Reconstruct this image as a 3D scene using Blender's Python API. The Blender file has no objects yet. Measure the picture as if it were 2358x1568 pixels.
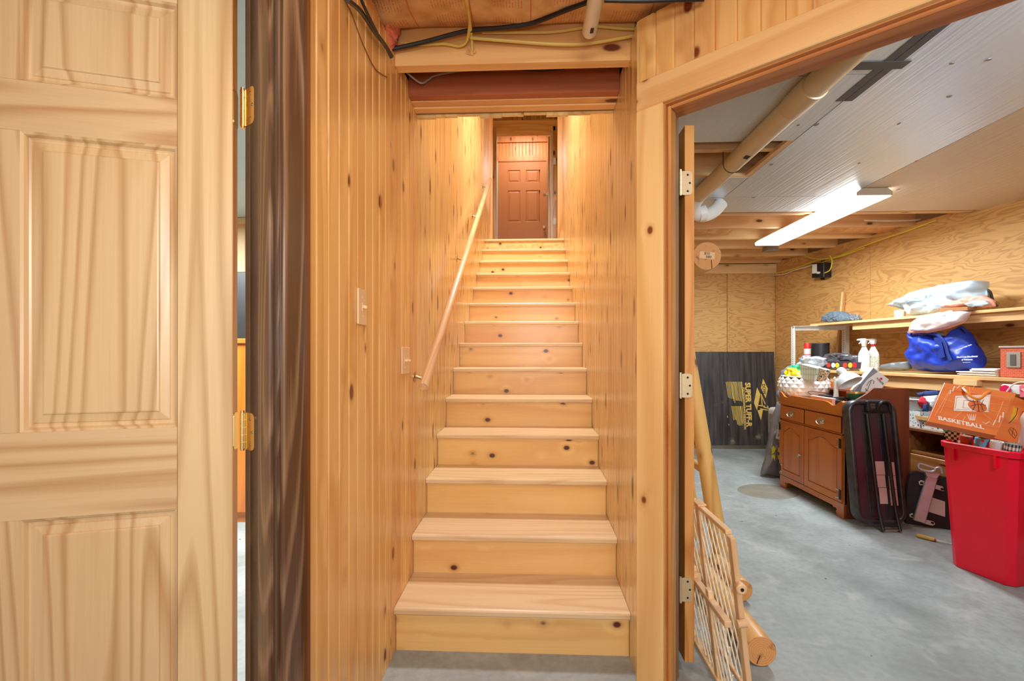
import bpy, bmesh, math, random
from mathutils import Vector, Matrix, noise
R = random.Random(7)
PI = math.pi
SC = bpy.context.scene
COL = SC.collection

# ------------------------------------------------------------ camera, world, lights
H = 1.19
YAW = math.atan(43 / 1050)
FPX = 1050.0
CAMP = Vector((0, 0, H))
FW = Vector((-math.sin(YAW), math.cos(YAW), 0))
RT = Vector((math.cos(YAW), math.sin(YAW), 0))
UP = Vector((0, 0, 1))
cd = bpy.data.cameras.new('camera'); cam = bpy.data.objects.new('camera', cd); COL.objects.link(cam)
cd.sensor_width = 36; cd.sensor_fit = 'HORIZONTAL'; cd.lens = FPX / 2358 * 36
cd.shift_y = 31 / 2358; cd.clip_start = .02
cam.location = CAMP; cam.rotation_euler = (PI / 2, 0, YAW)
SC.camera = cam
SC.view_settings.view_transform = 'Standard'; SC.view_settings.look = 'None'
SC.view_settings.gamma = 1; SC.view_settings.use_curve_mapping = False
SC.view_settings.exposure = 0.0

W = bpy.data.worlds.new('world'); SC.world = W; W.use_nodes = True
W.node_tree.nodes['Background'].inputs[0].default_value = (1.0, .97, .93, 1)
W.node_tree.nodes['Background'].inputs[1].default_value = .9

def area(name, loc, target, sx, sy, watts, color, spread=None):
    l = bpy.data.lights.new(name, 'AREA'); l.shape = 'RECTANGLE'; l.size = sx; l.size_y = sy
    l.energy = watts; l.color = color
    if spread: l.spread = spread
    o = bpy.data.objects.new(name, l); COL.objects.link(o); o.location = loc
    o.rotation_euler = (Vector(target) - Vector(loc)).to_track_quat('-Z', 'Y').to_euler()
    return o
def bulb(name, loc, r, watts, color):
    l = bpy.data.lights.new(name, 'POINT'); l.shadow_soft_size = r; l.energy = watts; l.color = color
    o = bpy.data.objects.new(name, l); COL.objects.link(o); o.location = loc
    return o
WARM = (1.0, .90, .76)
NEUT = (1.0, .97, .92)
area('stair_lamp', (-.08, 3.6, 4.35), (-.08, 3.5, 0), .28, .4, 86, (.93, .97, 1))
area('hall_fill', (.15, -1.3, 1.8), (0, .9, 1.35), .9, .6, 30, NEUT)  # unseen fill added behind the camera, set low to reach the joist face
area('camera_fill', (.05, -.42, 1.25), (-.05, 1.6, 2.3), .25, .25, 9, (1, .97, .94))  # added fill behind the camera, aimed up to brighten the insulation
area('hall_ceiling_fill', (.1, .5, 2.3), (.1, .75, 0), .3, .3, 9, NEUT)  # added overhead fill for the hall, no fixture modelled
area('storeroom_tube_lamp', (2.33, 3.92, 2.235), (2.33, 3.92, 0), .18, 1.35, 62, (.78, .91, 1))
area('storeroom_near_fill', (1.75, .75, 2.1), (2.7, 3.4, .9), .6, .6, 62, (.80, .92, 1))  # unseen fill added to brighten the cabinet front and bin from the doorway side
area('side_room_lamp', (-2.6, 2.2, 2.25), (-2.6, 2.2, 0), 1, 1, 200, (.85, .95, 1))
area('upper_hall_lamp', (-.1, 7.6, 5.3), (-.1, 7.7, 2.5), .5, .5, 30, (1, .8, .62))

# ------------------------------------------------------------ pixel -> world helpers
def ray(x, y):
    return FW + RT * ((x - 1179) / FPX) + UP * ((815 - y) / FPX)
def at(x, y, D): return CAMP + ray(x, y) * D
def atY(x, y, Y): r = ray(x, y); return CAMP + r * (Y / r.y)
def atX(x, y, X): r = ray(x, y); return CAMP + r * (X / r.x)
def atZ(x, y, Z): r = ray(x, y); return CAMP + r * ((Z - H) / r.z)

# ------------------------------------------------------------ colours and materials
def lin(c):
    return c / 12.92 if c <= .04045 else ((c + .055) / 1.055) ** 2.4
def rgb(r, g, b): return (lin(r / 255), lin(g / 255), lin(b / 255), 1)

class NT:
    def __init__(s, name):
        s.m = bpy.data.materials.new(name); s.m.use_nodes = True; s.t = s.m.node_tree
        s.b = s.t.nodes['Principled BSDF']
    def n(s, typ, **kw):
        nd = s.t.nodes.new(typ)
        for k, v in kw.items():
            if k == 'inp':
                for i, val in v.items():
                    if isinstance(val, bpy.types.NodeSocket): s.t.links.new(val, nd.inputs[i])
                    else: nd.inputs[i].default_value = val
            else: setattr(nd, k, v)
        return nd
    def math(s, op, a, b=0.0, c=None, clamp=False):
        d = {0: a, 1: b}
        if c is not None: d[2] = c
        return s.n('ShaderNodeMath', operation=op, use_clamp=clamp, inp=d).outputs[0]
    def mix(s, f, a, b, blend='MIX'):
        nd = s.n('ShaderNodeMix', data_type='RGBA', blend_type=blend, inp={0: f, 6: a, 7: b})
        return nd.outputs[2]
    def link(s, a, b): s.t.links.new(a, b)
    def ramp(s, f, stops):
        nd = s.n('ShaderNodeValToRGB', inp={0: f}); cr = nd.color_ramp
        while len(cr.elements) < len(stops): cr.elements.new(.5)
        for e, (p, c) in zip(cr.elements, stops): e.position = p; e.color = c if len(c) == 4 else (*c, 1)
        return nd.outputs[0]

def principled(nt, color=None, rough=.5, metal=0, spec=.5, coat=0, bump=None, bstr=.1, bdist=.002, trans=0, alpha=None):
    b = nt.b
    if color is not None:
        if isinstance(color, bpy.types.NodeSocket): nt.link(color, b.inputs['Base Color'])
        else: b.inputs['Base Color'].default_value = color
    if isinstance(rough, bpy.types.NodeSocket): nt.link(rough, b.inputs['Roughness'])
    else: b.inputs['Roughness'].default_value = rough
    b.inputs['Metallic'].default_value = metal
    b.inputs['Specular IOR Level'].default_value = spec
    b.inputs['Coat Weight'].default_value = coat
    b.inputs['Coat Roughness'].default_value = .22
    b.inputs['Transmission Weight'].default_value = trans
    if alpha is not None: b.inputs['Alpha'].default_value = alpha
    if bump is not None:
        bn = nt.n('ShaderNodeBump', inp={'Strength': bstr, 'Distance': bdist, 'Height': bump})
        nt.link(bn.outputs[0], b.inputs['Normal'])
    return nt.m

def plain(name, c, rough=.5, metal=0, spec=.5, coat=0, var=.12, scale=9, emit=0, bstr=0, trans=0, alpha=None):
    nt = NT(name); tc = nt.n('ShaderNodeTexCoord')
    nz = nt.n('ShaderNodeTexNoise', inp={0: tc.outputs['Object'], 'Scale': scale, 'Detail': 5})
    c2 = tuple(x * (1 - var) for x in c[:3]) + (1,)
    c3 = tuple(min(1, x * (1 + var)) for x in c[:3]) + (1,)
    col = nt.ramp(nz.outputs[0], [(.3, c2), (.7, c3)])
    m = principled(nt, col, rough, metal, spec, coat, nz.outputs[0] if bstr else None, bstr, .003, trans, alpha)
    if emit:
        nt.b.inputs['Emission Color'].default_value = (1, 1, 1, 1); nt.b.inputs['Emission Strength'].default_value = emit
    return m

_wc = {}
def wood(name, light, dark, axis='Z', rings=9, freq=7, knots=0.0, kst=.42, knotcol=(95, 35, 12), rough=.42, coat=.0, fibre=.5, kscale=3.2, stretch=.07, var=.07, spec=.5, contrast=1.0, detail=1.2, dist=.15):
    key = (name, axis)
    if key in _wc: return _wc[key]
    nt = NT(f'{name}_{axis.lower()}'); tc = nt.n('ShaderNodeTexCoord'); oi = nt.n('ShaderNodeObjectInfo')
    off = nt.n('ShaderNodeCombineXYZ', inp={0: nt.math('MULTIPLY', oi.outputs['Random'], 37.), 1: nt.math('MULTIPLY', oi.outputs['Random'], 91.), 2: nt.math('MULTIPLY', oi.outputs['Random'], 53.)})
    p = nt.n('ShaderNodeVectorMath', operation='ADD', inp={0: tc.outputs['Object'], 1: off.outputs[0]}).outputs[0]
    def stretchv(k): return {'X': (k, 1, 1), 'Y': (1, k, 1), 'Z': (1, 1, k)}[axis]
    def mapped(k): return nt.n('ShaderNodeMapping', inp={0: p, 3: stretchv(k)}).outputs[0]
    kv = None
    n1 = nt.n('ShaderNodeTexNoise', inp={0: mapped(stretch), 'Scale': freq, 'Detail': detail, 'Roughness': .45, 'Distortion': dist}).outputs[0]
    val = n1
    if knots > 0:
        vo = nt.n('ShaderNodeTexVoronoi', inp={0: mapped(kst), 'Scale': kscale, 'Randomness': 1.0})
        kd = vo.outputs['Distance']
        # pull the growth rings round the knot
        bulge = nt.math('MULTIPLY', nt.math('SUBTRACT', 1.0, nt.math('MULTIPLY', kd, 1 / (knots * 3.2)), clamp=True), .055)
        val = nt.math('ADD', n1, bulge)
    fr = nt.math('FRACT', nt.math('MULTIPLY', val, float(rings)))
    g = nt.ramp(fr, [(0, (0, 0, 0)), (.45, (.12, .12, .12)), (.78, (1, 1, 1)), (.9, (.6, .6, .6)), (1, (0, 0, 0))])
    fib = nt.n('ShaderNodeTexNoise', inp={0: mapped(.02), 'Scale': 170., 'Detail': 2}).outputs[0]
    big = nt.n('ShaderNodeTexNoise', inp={0: mapped(.3), 'Scale': 2.2, 'Detail': 2}).outputs[0]
    gm = nt.math('MULTIPLY', g, .75 * contrast)
    gm = nt.math('ADD', gm, nt.math('MULTIPLY', nt.math('SUBTRACT', fib, .5), fibre))
    gm = nt.math('ADD', gm, nt.math('MULTIPLY', nt.math('SUBTRACT', big, .5), .7), clamp=True)
    col = nt.mix(gm, rgb(*light), rgb(*dark))
    hv = nt.n('ShaderNodeHueSaturation', inp={'Hue': nt.math('ADD', .5, nt.math('MULTIPLY', nt.math('SUBTRACT', oi.outputs['Random'], .5), var * .16)),
              'Saturation': 1.0, 'Value': nt.math('ADD', 1 - var, nt.math('MULTIPLY', oi.outputs['Random'], 2 * var)), 'Color': col})
    col = hv.outputs[0]
    if knots > 0:
        halo = nt.math('SUBTRACT', 1.0, nt.math('MULTIPLY', kd, 1 / (knots * 1.75)), clamp=True)
        col = nt.mix(nt.math('MULTIPLY', halo, .75), col, rgb(*[int(.45 * a + .55 * b) for a, b in zip(knotcol, dark)]))
        core = nt.math('MULTIPLY', nt.math('SUBTRACT', knots, kd), 1 / (knots * .35), clamp=True)
        col = nt.mix(core, col, rgb(*knotcol))
    m = principled(nt, col, rough, 0, spec, coat, fib, .06, .001)
    _wc[key] = m
    return m

PINE_L, PINE_D = (236, 186, 118), (216, 152, 82)
def pine(ax='Z'): return wood('pine_board', PINE_L, PINE_D, ax, 7, 6, .15, knotcol=(120, 52, 20), rough=.36, coat=.35, kscale=8.5, kst=.6, contrast=1.0)
def pine_stair(ax='Z'): return wood('pine_stairwell_board', (230, 196, 132), (204, 156, 90), ax, 8, 6, .19, knotcol=(104, 54, 22), rough=.3, coat=.5, kscale=11, stretch=.05, kst=.35, contrast=.9)
def pine_trim(ax='Z'): return wood('pine_trim', (238, 192, 126), (218, 158, 90), ax, 7, 6, .10, knotcol=(120, 56, 20), rough=.36, coat=.35, kscale=8)
def pine_casing(ax='Z'): return wood('pine_casing', (240, 196, 130), (222, 166, 98), ax, 5, 5, .09, knotcol=(130, 66, 26), rough=.3, coat=.5, kscale=7, kst=.7)
def riser_m(ax='X'): return wood('pine_riser', (238, 194, 124), (218, 158, 88), ax, 7, 4, .13, kst=.75, knotcol=(88, 30, 10), rough=.36, coat=.3, kscale=8.5, contrast=.7)
def tread_m(ax='X'): return wood('pine_tread', (230, 202, 158), (208, 166, 116), ax, 12, 6, 0, rough=.42, coat=.2, contrast=.8)
def joist(ax='X'): return wood('joist_lumber', (236, 182, 118), (214, 150, 86), ax, 6, 5, .14, knotcol=(110, 50, 20), rough=.6, kscale=8, contrast=.7)
def joist_pale(ax='X'): return wood('storeroom_joist_lumber', (236, 196, 142), (212, 162, 106), ax, 6, 5, .12, knotcol=(110, 60, 30), rough=.65, kscale=8, contrast=.7)
def door_m(ax='Z'): return wood('clear_pine_door', (222, 188, 142), (188, 142, 94), ax, 13, 6, 0, rough=.33, coat=.3, stretch=.045, var=.04, contrast=1.05)
def door_edge(ax='Z'): return wood('fir_edge', (206, 142, 78), (178, 106, 48), ax, 9, 7, 0, rough=.4, coat=.2)
def dark_m(ax='Z'): return wood('dark_stained_frame', (86, 56, 36), (160, 124, 92), ax, 12, 9, 0, rough=.24, coat=.9, stretch=.07, fibre=.8, contrast=.8)
def ply(ax='X'): return wood('plywood', (214, 162, 96), (178, 120, 60), ax, 15, 6.5, .05, knotcol=(140, 84, 36), rough=.6, stretch=.24, kscale=5, fibre=.4, contrast=.95, detail=3.5, dist=.5)
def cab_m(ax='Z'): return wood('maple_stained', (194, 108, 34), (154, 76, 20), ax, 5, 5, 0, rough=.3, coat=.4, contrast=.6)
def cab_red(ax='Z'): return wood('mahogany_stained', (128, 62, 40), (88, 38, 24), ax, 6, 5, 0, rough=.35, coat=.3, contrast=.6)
def gate_m(ax='Z'): return wood('beech_gate', (238, 202, 156), (216, 172, 120), ax, 6, 9, 0, rough=.5)
def log_m(ax='Y'): return wood('peeled_log', (226, 176, 104), (192, 132, 66), ax, 5, 5, .14, knotcol=(108, 60, 26), rough=.5, coat=.1, kscale=11)
def shelf_m(ax='X'): return wood('shelf_pine', (232, 186, 128), (204, 150, 92), ax, 6, 5, .1, knotcol=(110, 60, 30), rough=.6, kscale=7)

# ------------------------------------------------------------ object helpers
WM = {}
def tag(o, label=None, cat=None, group=None, kind=None):
    if label: o['label'] = label
    if cat: o['category'] = cat
    if group: o['group'] = group
    if kind: o['kind'] = kind
    return o
def place(o, M, parent=None):
    WM[o.name] = M.copy()
    if parent is not None:
        o.parent = parent; o.matrix_parent_inverse = WM[parent.name].inverted()
    o.matrix_basis = M
    COL.objects.link(o)
    return o
def root(name, loc, label=None, cat=None, group=None, kind=None, rz=0):
    o = bpy.data.objects.new(name, None); o.empty_display_size = .1
    place(o, Matrix.Translation(Vector(loc)) @ Matrix.Rotation(rz, 4, 'Z'))
    return tag(o, label, cat, group, kind)
I4 = Matrix.Identity(4)
def frame(o, xdir, roll=0):
    x = Vector((xdir[0], xdir[1], 0)).normalized(); z = Vector((0, 0, 1)); y = z.cross(x)
    M = Matrix(((x.x, y.x, 0, o[0]), (x.y, y.y, 0, o[1]), (0, 0, 1, o[2] if len(o) > 2 else 0), (0, 0, 0, 1)))
    return M
def basis(o, x, y, z):
    return Matrix(((x[0], y[0], z[0], o[0]), (x[1], y[1], z[1], o[1]), (x[2], y[2], z[2], o[2]), (0, 0, 0, 1)))
def rot(ax, deg, about=(0, 0, 0)):
    a = Vector(about)
    return Matrix.Translation(a) @ Matrix.Rotation(math.radians(deg), 4, ax) @ Matrix.Translation(-a)
def mesh(name, V, F, mat, parent=None, M=I4, smooth=False, bevel=0, seg=2):
    V = [Vector(v) for v in V]
    lo = [min(v[i] for v in V) for i in range(3)]; hi = [max(v[i] for v in V) for i in range(3)]
    c = Vector(((lo[0] + hi[0]) / 2, (lo[1] + hi[1]) / 2, lo[2]))
    me = bpy.data.meshes.new(name)
    me.from_pydata([v - c for v in V], [], F); me.update()
    mats = mat if isinstance(mat, (list, tuple)) else [mat]
    for m in mats: me.materials.append(m)
    bm = bmesh.new(); bm.from_mesh(me); bmesh.ops.recalc_face_normals(bm, faces=bm.faces)
    if bevel: bmesh.ops.bevel(bm, geom=list(bm.edges), offset=bevel, segments=seg, affect='EDGES', profile=.6)
    bm.to_mesh(me); bm.free()
    if smooth:
        for p in me.polygons: p.use_smooth = True
        if smooth != 'all':
            try: me.set_sharp_from_angle(angle=math.radians(40))
            except Exception: pass
    o = bpy.data.objects.new(name, me)
    return place(o, M @ Matrix.Translation(c), parent)
def reuse(o, M, parent=None, name=None):
    c = bpy.data.objects.new(name or o.name.split('.')[0], o.data)
    return place(c, M, parent)
BF = [(0, 1, 2, 3), (7, 6, 5, 4), (0, 4, 5, 1), (1, 5, 6, 2), (2, 6, 7, 3), (3, 7, 4, 0)]
def boxv(x0, x1, y0, y1, z0, z1):
    return [(x0, y0, z0), (x1, y0, z0), (x1, y1, z0), (x0, y1, z0), (x0, y0, z1), (x1, y0, z1), (x1, y1, z1), (x0, y1, z1)]
def box(name, x0, x1, y0, y1, z0, z1, mat, parent=None, M=I4, bevel=0, seg=1):
    return mesh(name, boxv(x0, x1, y0, y1, z0, z1), BF, mat, parent, M, bevel=bevel, seg=seg)
def boxes(name, L, mat, parent=None, M=I4, bevel=0):
    V = []; F = []
    for b in L:
        k = len(V); V += boxv(*b); F += [tuple(i + k for i in f) for f in BF]
    return mesh(name, V, F, mat, parent, M, bevel=bevel, seg=1)
def sweepv(pts, r, seg=10, cap=True):
    P = [Vector(p) for p in pts]; V = []; F = []; n = len(P)
    rr = r if isinstance(r, (list, tuple)) else [r] * n
    up = None
    for i, p in enumerate(P):
        d = (P[min(i + 1, n - 1)] - P[max(i - 1, 0)]).normalized()
        if up is None:
            up = Vector((0, 0, 1)) if abs(d.z) < .9 else Vector((1, 0, 0))
        s = d.cross(up).normalized(); up = s.cross(d).normalized()
        for k in range(seg):
            a = 2 * PI * k / seg
            V.append(p + (s * math.cos(a) + up * math.sin(a)) * rr[i])
    for i in range(n - 1):
        for k in range(seg):
            a, b = i * seg + k, i * seg + (k + 1) % seg
            F.append((a, b, b + seg, a + seg))
    if cap: F += [tuple(range(seg))[::-1], tuple((n - 1) * seg + k for k in range(seg))]
    return V, F
def tube(name, pts, r, mat, parent=None, M=I4, seg=10, smooth=True, cap=True):
    V, F = sweepv(pts, r, seg, cap)
    return mesh(name, V, F, mat, parent, M, smooth)
def curvepts(pts, n=6):
    P = [Vector(p) for p in pts]; out = []
    for i in range(len(P) - 1):
        a, b, c, d = P[max(i - 1, 0)], P[i], P[i + 1], P[min(i + 2, len(P) - 1)]
        for k in range(n):
            t = k / n
            out.append(.5 * ((2 * b) + (c - a) * t + (2 * a - 5 * b + 4 * c - d) * t * t + (3 * b - a - 3 * c + d) * t ** 3))
    out.append(P[-1]); return out
def multi(name, parts, mat, parent=None, M=I4, smooth=False):
    V = []; F = []
    for v, f in parts:
        k = len(V); V += list(v); F += [tuple(i + k for i in g) for g in f]
    return mesh(name, V, F, mat, parent, M, smooth)
def lathe(name, prof, mat, parent=None, M=I4, seg=24, smooth=True, sx=1, sy=1):
    V = []; F = []; n = len(prof)
    for r, z in prof:
        for k in range(seg):
            a = 2 * PI * k / seg; V.append((max(r, 1e-5) * math.cos(a) * sx, max(r, 1e-5) * math.sin(a) * sy, z))
    for i in range(n - 1):
        for k in range(seg):
            a, b = i * seg + k, i * seg + (k + 1) % seg
            F.append((a, b, b + seg, a + seg))
    F += [tuple(range(seg))[::-1], tuple((n - 1) * seg + k for k in range(seg))]
    return mesh(name, V, F, mat, parent, M, smooth)
def prism(name, poly, y0, y1, mat, parent=None, M=I4, bevel=0, smooth=False):
    """outline in local x,z extruded along local y"""
    n = len(poly); V = [(x, y0, z) for x, z in poly] + [(x, y1, z) for x, z in poly]
    F = [tuple(range(n)), tuple(range(n, 2 * n))[::-1]] + [(i, (i + 1) % n, n + (i + 1) % n, n + i) for i in range(n)]
    return mesh(name, V, F, mat, parent, M, smooth, bevel=bevel, seg=1)
def rrect(x0, x1, z0, z1, r, n=5):
    out = []
    for cx, cz, a0 in ((x1 - r, z1 - r, 0), (x0 + r, z1 - r, 90), (x0 + r, z0 + r, 180), (x1 - r, z0 + r, 270)):
        for k in range(n + 1):
            a = math.radians(a0 + 90 * k / n); out.append((cx + r * math.cos(a), cz + r * math.sin(a)))
    return out
def densify(poly, n):
    P = [Vector((p[0], p[1])) for p in poly]; L = []; tot = 0
    for i in range(len(P)):
        d = (P[(i + 1) % len(P)] - P[i]).length; L.append(d); tot += d
    out = []; i = 0; acc = 0
    for k in range(n):
        t = tot * k / n
        while acc + L[i] < t: acc += L[i]; i += 1
        out.append(P[i].lerp(P[(i + 1) % len(P)], (t - acc) / max(L[i], 1e-9)))
    return out
def blob(name, poly, T, mat, parent=None, M=I4, n=56, rings=9, wr=.25, ws=14, seed=0, back=1.0, fold=None, centre=None):
    """inflated cloth shape: outline in local x,z, bulging to local -y and +y"""
    P = densify(poly, n)
    c = Vector(centre) if centre else sum(P, Vector((0, 0))) / n
    V = []; F = []
    def ring(k, s):
        q = math.sin(k * PI / 2); d = math.cos(k * PI / 2)
        for p in P:
            w = c + (p - c) * q
            nn = noise.noise(Vector((w.x * ws + seed, w.y * ws, seed * 1.3))) + .5 * noise.noise(Vector((w.x * ws * 2.3, w.y * ws * 2.3 + seed, 2)))
            ff = 0
            if fold: ff = math.sin((w.x * fold[0] + w.y * fold[1]) + 2 * noise.noise(Vector((w.x * 6, w.y * 6, seed)))) * fold[2]
            y = s * T * (d ** .7 if d > 1e-6 else 0) * (1 + wr * nn) + s * (wr * nn * .4 * T + ff) * q
            V.append((w.x, y, w.y))
    for i in range(rings): ring((i + .15) / (rings) if i else .02, -1)
    ring(1, -1)
    for i in range(rings - 1, -1, -1): ring((i + .15) / rings if i else .02, back)
    tot = 2 * rings + 1
    for i in range(tot - 1):
        for k in range(n):
            a, b = i * n + k, i * n + (k + 1) % n; F.append((a, b, b + n, a + n))
    F += [tuple(range(n)), tuple((tot - 1) * n + k for k in range(n))]
    return mesh(name, V, F, mat, parent, M, 'all')
def text(name, s, size, mat, parent=None, M=I4, ext=.0008, align='LEFT', bold=0, sx=1.0):
    """text lies in local x (reading) / z (up), facing local -y"""
    cu = bpy.data.curves.new(name, 'FONT'); cu.body = s; cu.size = size; cu.extrude = ext; cu.align_x = align; cu.offset = bold
    cu.resolution_u = 3; cu.space_line = .9
    t = bpy.data.objects.new(name, cu); COL.objects.link(t)
    bpy.context.view_layer.update()
    me = bpy.data.meshes.new_from_object(t.evaluated_get(bpy.context.evaluated_depsgraph_get()))
    bpy.data.objects.remove(t)
    me.transform(Matrix.Rotation(PI / 2, 4, 'X') @ Matrix.Diagonal((sx, 1, 1, 1)))
    me.materials.clear(); me.materials.append(mat)
    me.name = name
    return place(bpy.data.objects.new(name, me), M, parent)

# common plain materials
brass = plain('polished_brass', rgb(245, 214, 150), .22, 1.0)
brass2 = plain('antique_brass', rgb(190, 165, 120), .35, 1.0)
steel = plain('steel', rgb(190, 190, 190), .3, 1.0)
nickel = plain('satin_nickel', rgb(222, 200, 162), .42, .7)
dark_steel = plain('dark_steel', rgb(60, 56, 52), .4, .8)
white_pl = plain('white_plastic', rgb(235, 232, 225), .35, var=.03)
cream_pl = plain('cream_plastic', rgb(240, 205, 160), .35, var=.02)
black_pl = plain('black_plastic', rgb(28, 27, 28), .4, var=.2)
dark_gap = plain('dark_shadow_felt', rgb(30, 22, 18), .9)
paper = plain('paper', rgb(232, 226, 218), .7, var=.04)
red_pl = plain('red_plastic', rgb(246, 0, 48), .4, var=.03, coat=.2)
white_paint = plain('white_paint', rgb(232, 228, 218), .5, var=.05)

# ------------------------------------------------------------ board walls
BW = .137
def board_profile(w, t=.018):
    c = .006; g = .0055
    return [(-w / 2, c), (-w / 2 + c, 0), (-g, 0), (0, c), (g, 0), (w / 2 - c, 0), (w / 2, c), (w / 2, t), (-w / 2, t)]
_bm = {}
def board(w, h, mat, parent, M, groove=True, name='board', c=.004):
    key = (round(w, 4), round(h, 3), mat.name, name)
    if key in _bm: return reuse(_bm[key], M, parent, name)
    P = board_profile(w) if groove else [(-w / 2, c), (-w / 2 + c, 0), (w / 2 - c, 0), (w / 2, c), (w / 2, .018), (-w / 2, .018)]
    n = len(P); V = [(x, y, 0) for x, y in P] + [(x, y, h) for x, y in P]
    F = [tuple(range(n))[::-1], tuple(range(n, 2 * n))] + [(i, (i + 1) % n, n + (i + 1) % n, n + i) for i in range(n)]
    me = bpy.data.meshes.new(name); me.from_pydata(V, [], F); me.materials.append(mat); me.update()
    o = bpy.data.objects.new(name, me); _bm[key] = o
    return place(o, M, parent)
def board_run(M, s0, s1, z0, z1, mat, parent, w=BW):
    """boards in frame M (local x along wall, front face at y=0 looking to -y)"""
    s = s0
    while s < s1 - 1e-4:
        ww = min(w, s1 - s)
        board(ww, z1 - z0, mat, parent, M @ Matrix.Translation((s + ww / 2, 0, z0)), groove=ww > w * .8)
        s += ww

# ============================================================ THE SETTING
XL, XR = -.542, .388          # stairwell walls
RISE, RUN, N1 = .182, .2754, 1.785
CZ = 2.34                     # underside of joists

# ---- floor
def concrete():
    nt = NT('concrete'); tc = nt.n('ShaderNodeTexCoord')
    a = nt.n('ShaderNodeTexNoise', inp={0: tc.outputs['Object'], 'Scale': 2.2, 'Detail': 9, 'Roughness': .62}).outputs[0]
    b = nt.n('ShaderNodeTexNoise', inp={0: tc.outputs['Object'], 'Scale': 34., 'Detail': 6}).outputs[0]
    c = nt.n('ShaderNodeTexNoise', inp={0: tc.outputs['Object'], 'Scale': 5.5, 'Detail': 7, 'Distortion': .6}).outputs[0]
    col = nt.ramp(a, [(.3, rgb(122, 127, 124)), (.5, rgb(150, 156, 153)), (.72, rgb(170, 175, 172))])
    col = nt.mix(nt.math('MULTIPLY', nt.math('SUBTRACT', c, .58, clamp=True), 3.2, clamp=True), col, rgb(192, 188, 182))
    col = nt.mix(nt.math('MULTIPLY', nt.math('SUBTRACT', b, .42), .9, clamp=True), col, rgb(112, 104, 94))
    sp = nt.n('ShaderNodeTexVoronoi', inp={0: tc.outputs['Object'], 'Scale': 5.}).outputs['Distance']
    col = nt.mix(nt.math('LESS_THAN', sp, .035), col, rgb(86, 62, 44))
    return principled(nt, col, nt.ramp(a, [(.3, (.45,) * 3), (.7, (.7,) * 3)]), bump=b, bstr=.25, bdist=.003)
CONC = concrete()
floor = box('floor', -4.2, 5.2, -3.2, 6.2, -.12, 0, CONC); tag(floor, kind='structure')
pt = lathe('patch', [(.0, .001), (.27, .001), (.28, 0)], plain('oily_concrete', rgb(128, 122, 106), .7, var=.15, bstr=.2), floor, Matrix.Translation(atZ(1768, 1131, 0)) @ Matrix.Rotation(.4, 4, 'Z'), 28, sx=.95, sy=.75)

# ---- stair walls
shellm = plain('framing_filler', rgb(150, 120, 90), .8)
wl = root('wall_left', (XL, 1.06, 0), kind='structure')
ML = frame((XL, 1.064, 0), (0, 1))
board_run(ML, 0, 8 * BW, 0, 2.40, pine(), wl)
board_run(ML, 8 * BW, 4.56, 0, 5.5, pine_stair(), wl)
box('core', XL - .13, XL - .019, 1.10, 5.64, 0, 2.5, shellm, wl)
box('core', XL - .13, XL - .019, 2.2, 5.64, 2.5, 5.5, shellm, wl)
P0 = Vector((XR, 1.675, 0)); U = Vector((.776, -.631, 0)); MN = Vector((.631, .776, 0))
wr = root('wall_right', (XR, 3.5, 0), kind='structure')
MR = frame((XR, 5.45, 0), (0, -1))
board_run(MR, 0, 5.45 - 2.16, 0, 5.5, pine_stair(), wr)
board_run(MR, 5.45 - 2.16, 5.45 - 1.675, 0, 2.40, pine_stair(), wr)
box('core', XR + .019, XR + .13, 2.16, 5.45, 2.5, 5.5, shellm, wr)
box('core', XR + .019, XR + .13, 1.80, 5.45, 0, 2.5, shellm, wr)

# ---- wall with the storeroom doorway (right)
MD = frame(P0, U)
wd = root('wall_doorway', P0, kind='structure')
board_run(MD, -.0, 1.9, 2.14, 2.40, pine(), wd, .1335)
box('core', .0, .106, .019, .115, 0, 2.4, shellm, wd, MD)
box('core', .106, .98, .019, .115, 2.08, 2.4, shellm, wd, MD)
box('core', .985, 2.6, .019, .115, 0, 2.4, shellm, wd, MD)
board_run(MD, 1.09, 2.6, 0, 2.14, pine(), wd, .1335)
tr = root('trim_1', P0, kind='structure')
def jamb_frame(tr, M, s0, s1, head, cw, depth, mC, mJ, stop_y, ctop=None):
    """casing boards, jambs, head and stops of a doorway in wall frame M"""
    box('casing', s0 - cw, s0 - .004, -.018, 0, 0, head + .004, mC('Z'), tr, M, bevel=.003)
    box('casing', s1 + .004, s1 + cw, -.018, 0, 0, head + .004, mC('Z'), tr, M, bevel=.003)
    box('head_casing', s0 - cw, s1 + cw, -.018, 0, head + .004, head + .004 + cw, mC('X'), tr, M, bevel=.003)
    box('jamb', s0, s0 + .0, 0, depth, 0, head, mJ('Z'), tr, M) if False else None
    box('jamb', s0 - .02, s0, -.002, depth, 0, head, mJ('Z'), tr, M)
    box('jamb', s1, s1 + .02, -.002, depth, 0, head, mJ('Z'), tr, M)
    box('head_jamb', s0 - .02, s1 + .02, -.002, depth, head, head + .02, mJ('X'), tr, M)
    box('stop', s0, s0 + .012, 0.012, stop_y, 0, head, mJ('Z'), tr, M, bevel=.003)
    box('stop', s1 - .012, s1, 0.012, stop_y, 0, head, mJ('Z'), tr, M, bevel=.003)
    box('head_stop', s0 + .012, s1 - .012, 0.012, stop_y, head - .012, head, mJ('X'), tr, M, bevel=.003)
jamb_frame(tr, MD, .106, .985, 2.058, .103, .115, pine_casing, door_edge, .06)

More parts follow.
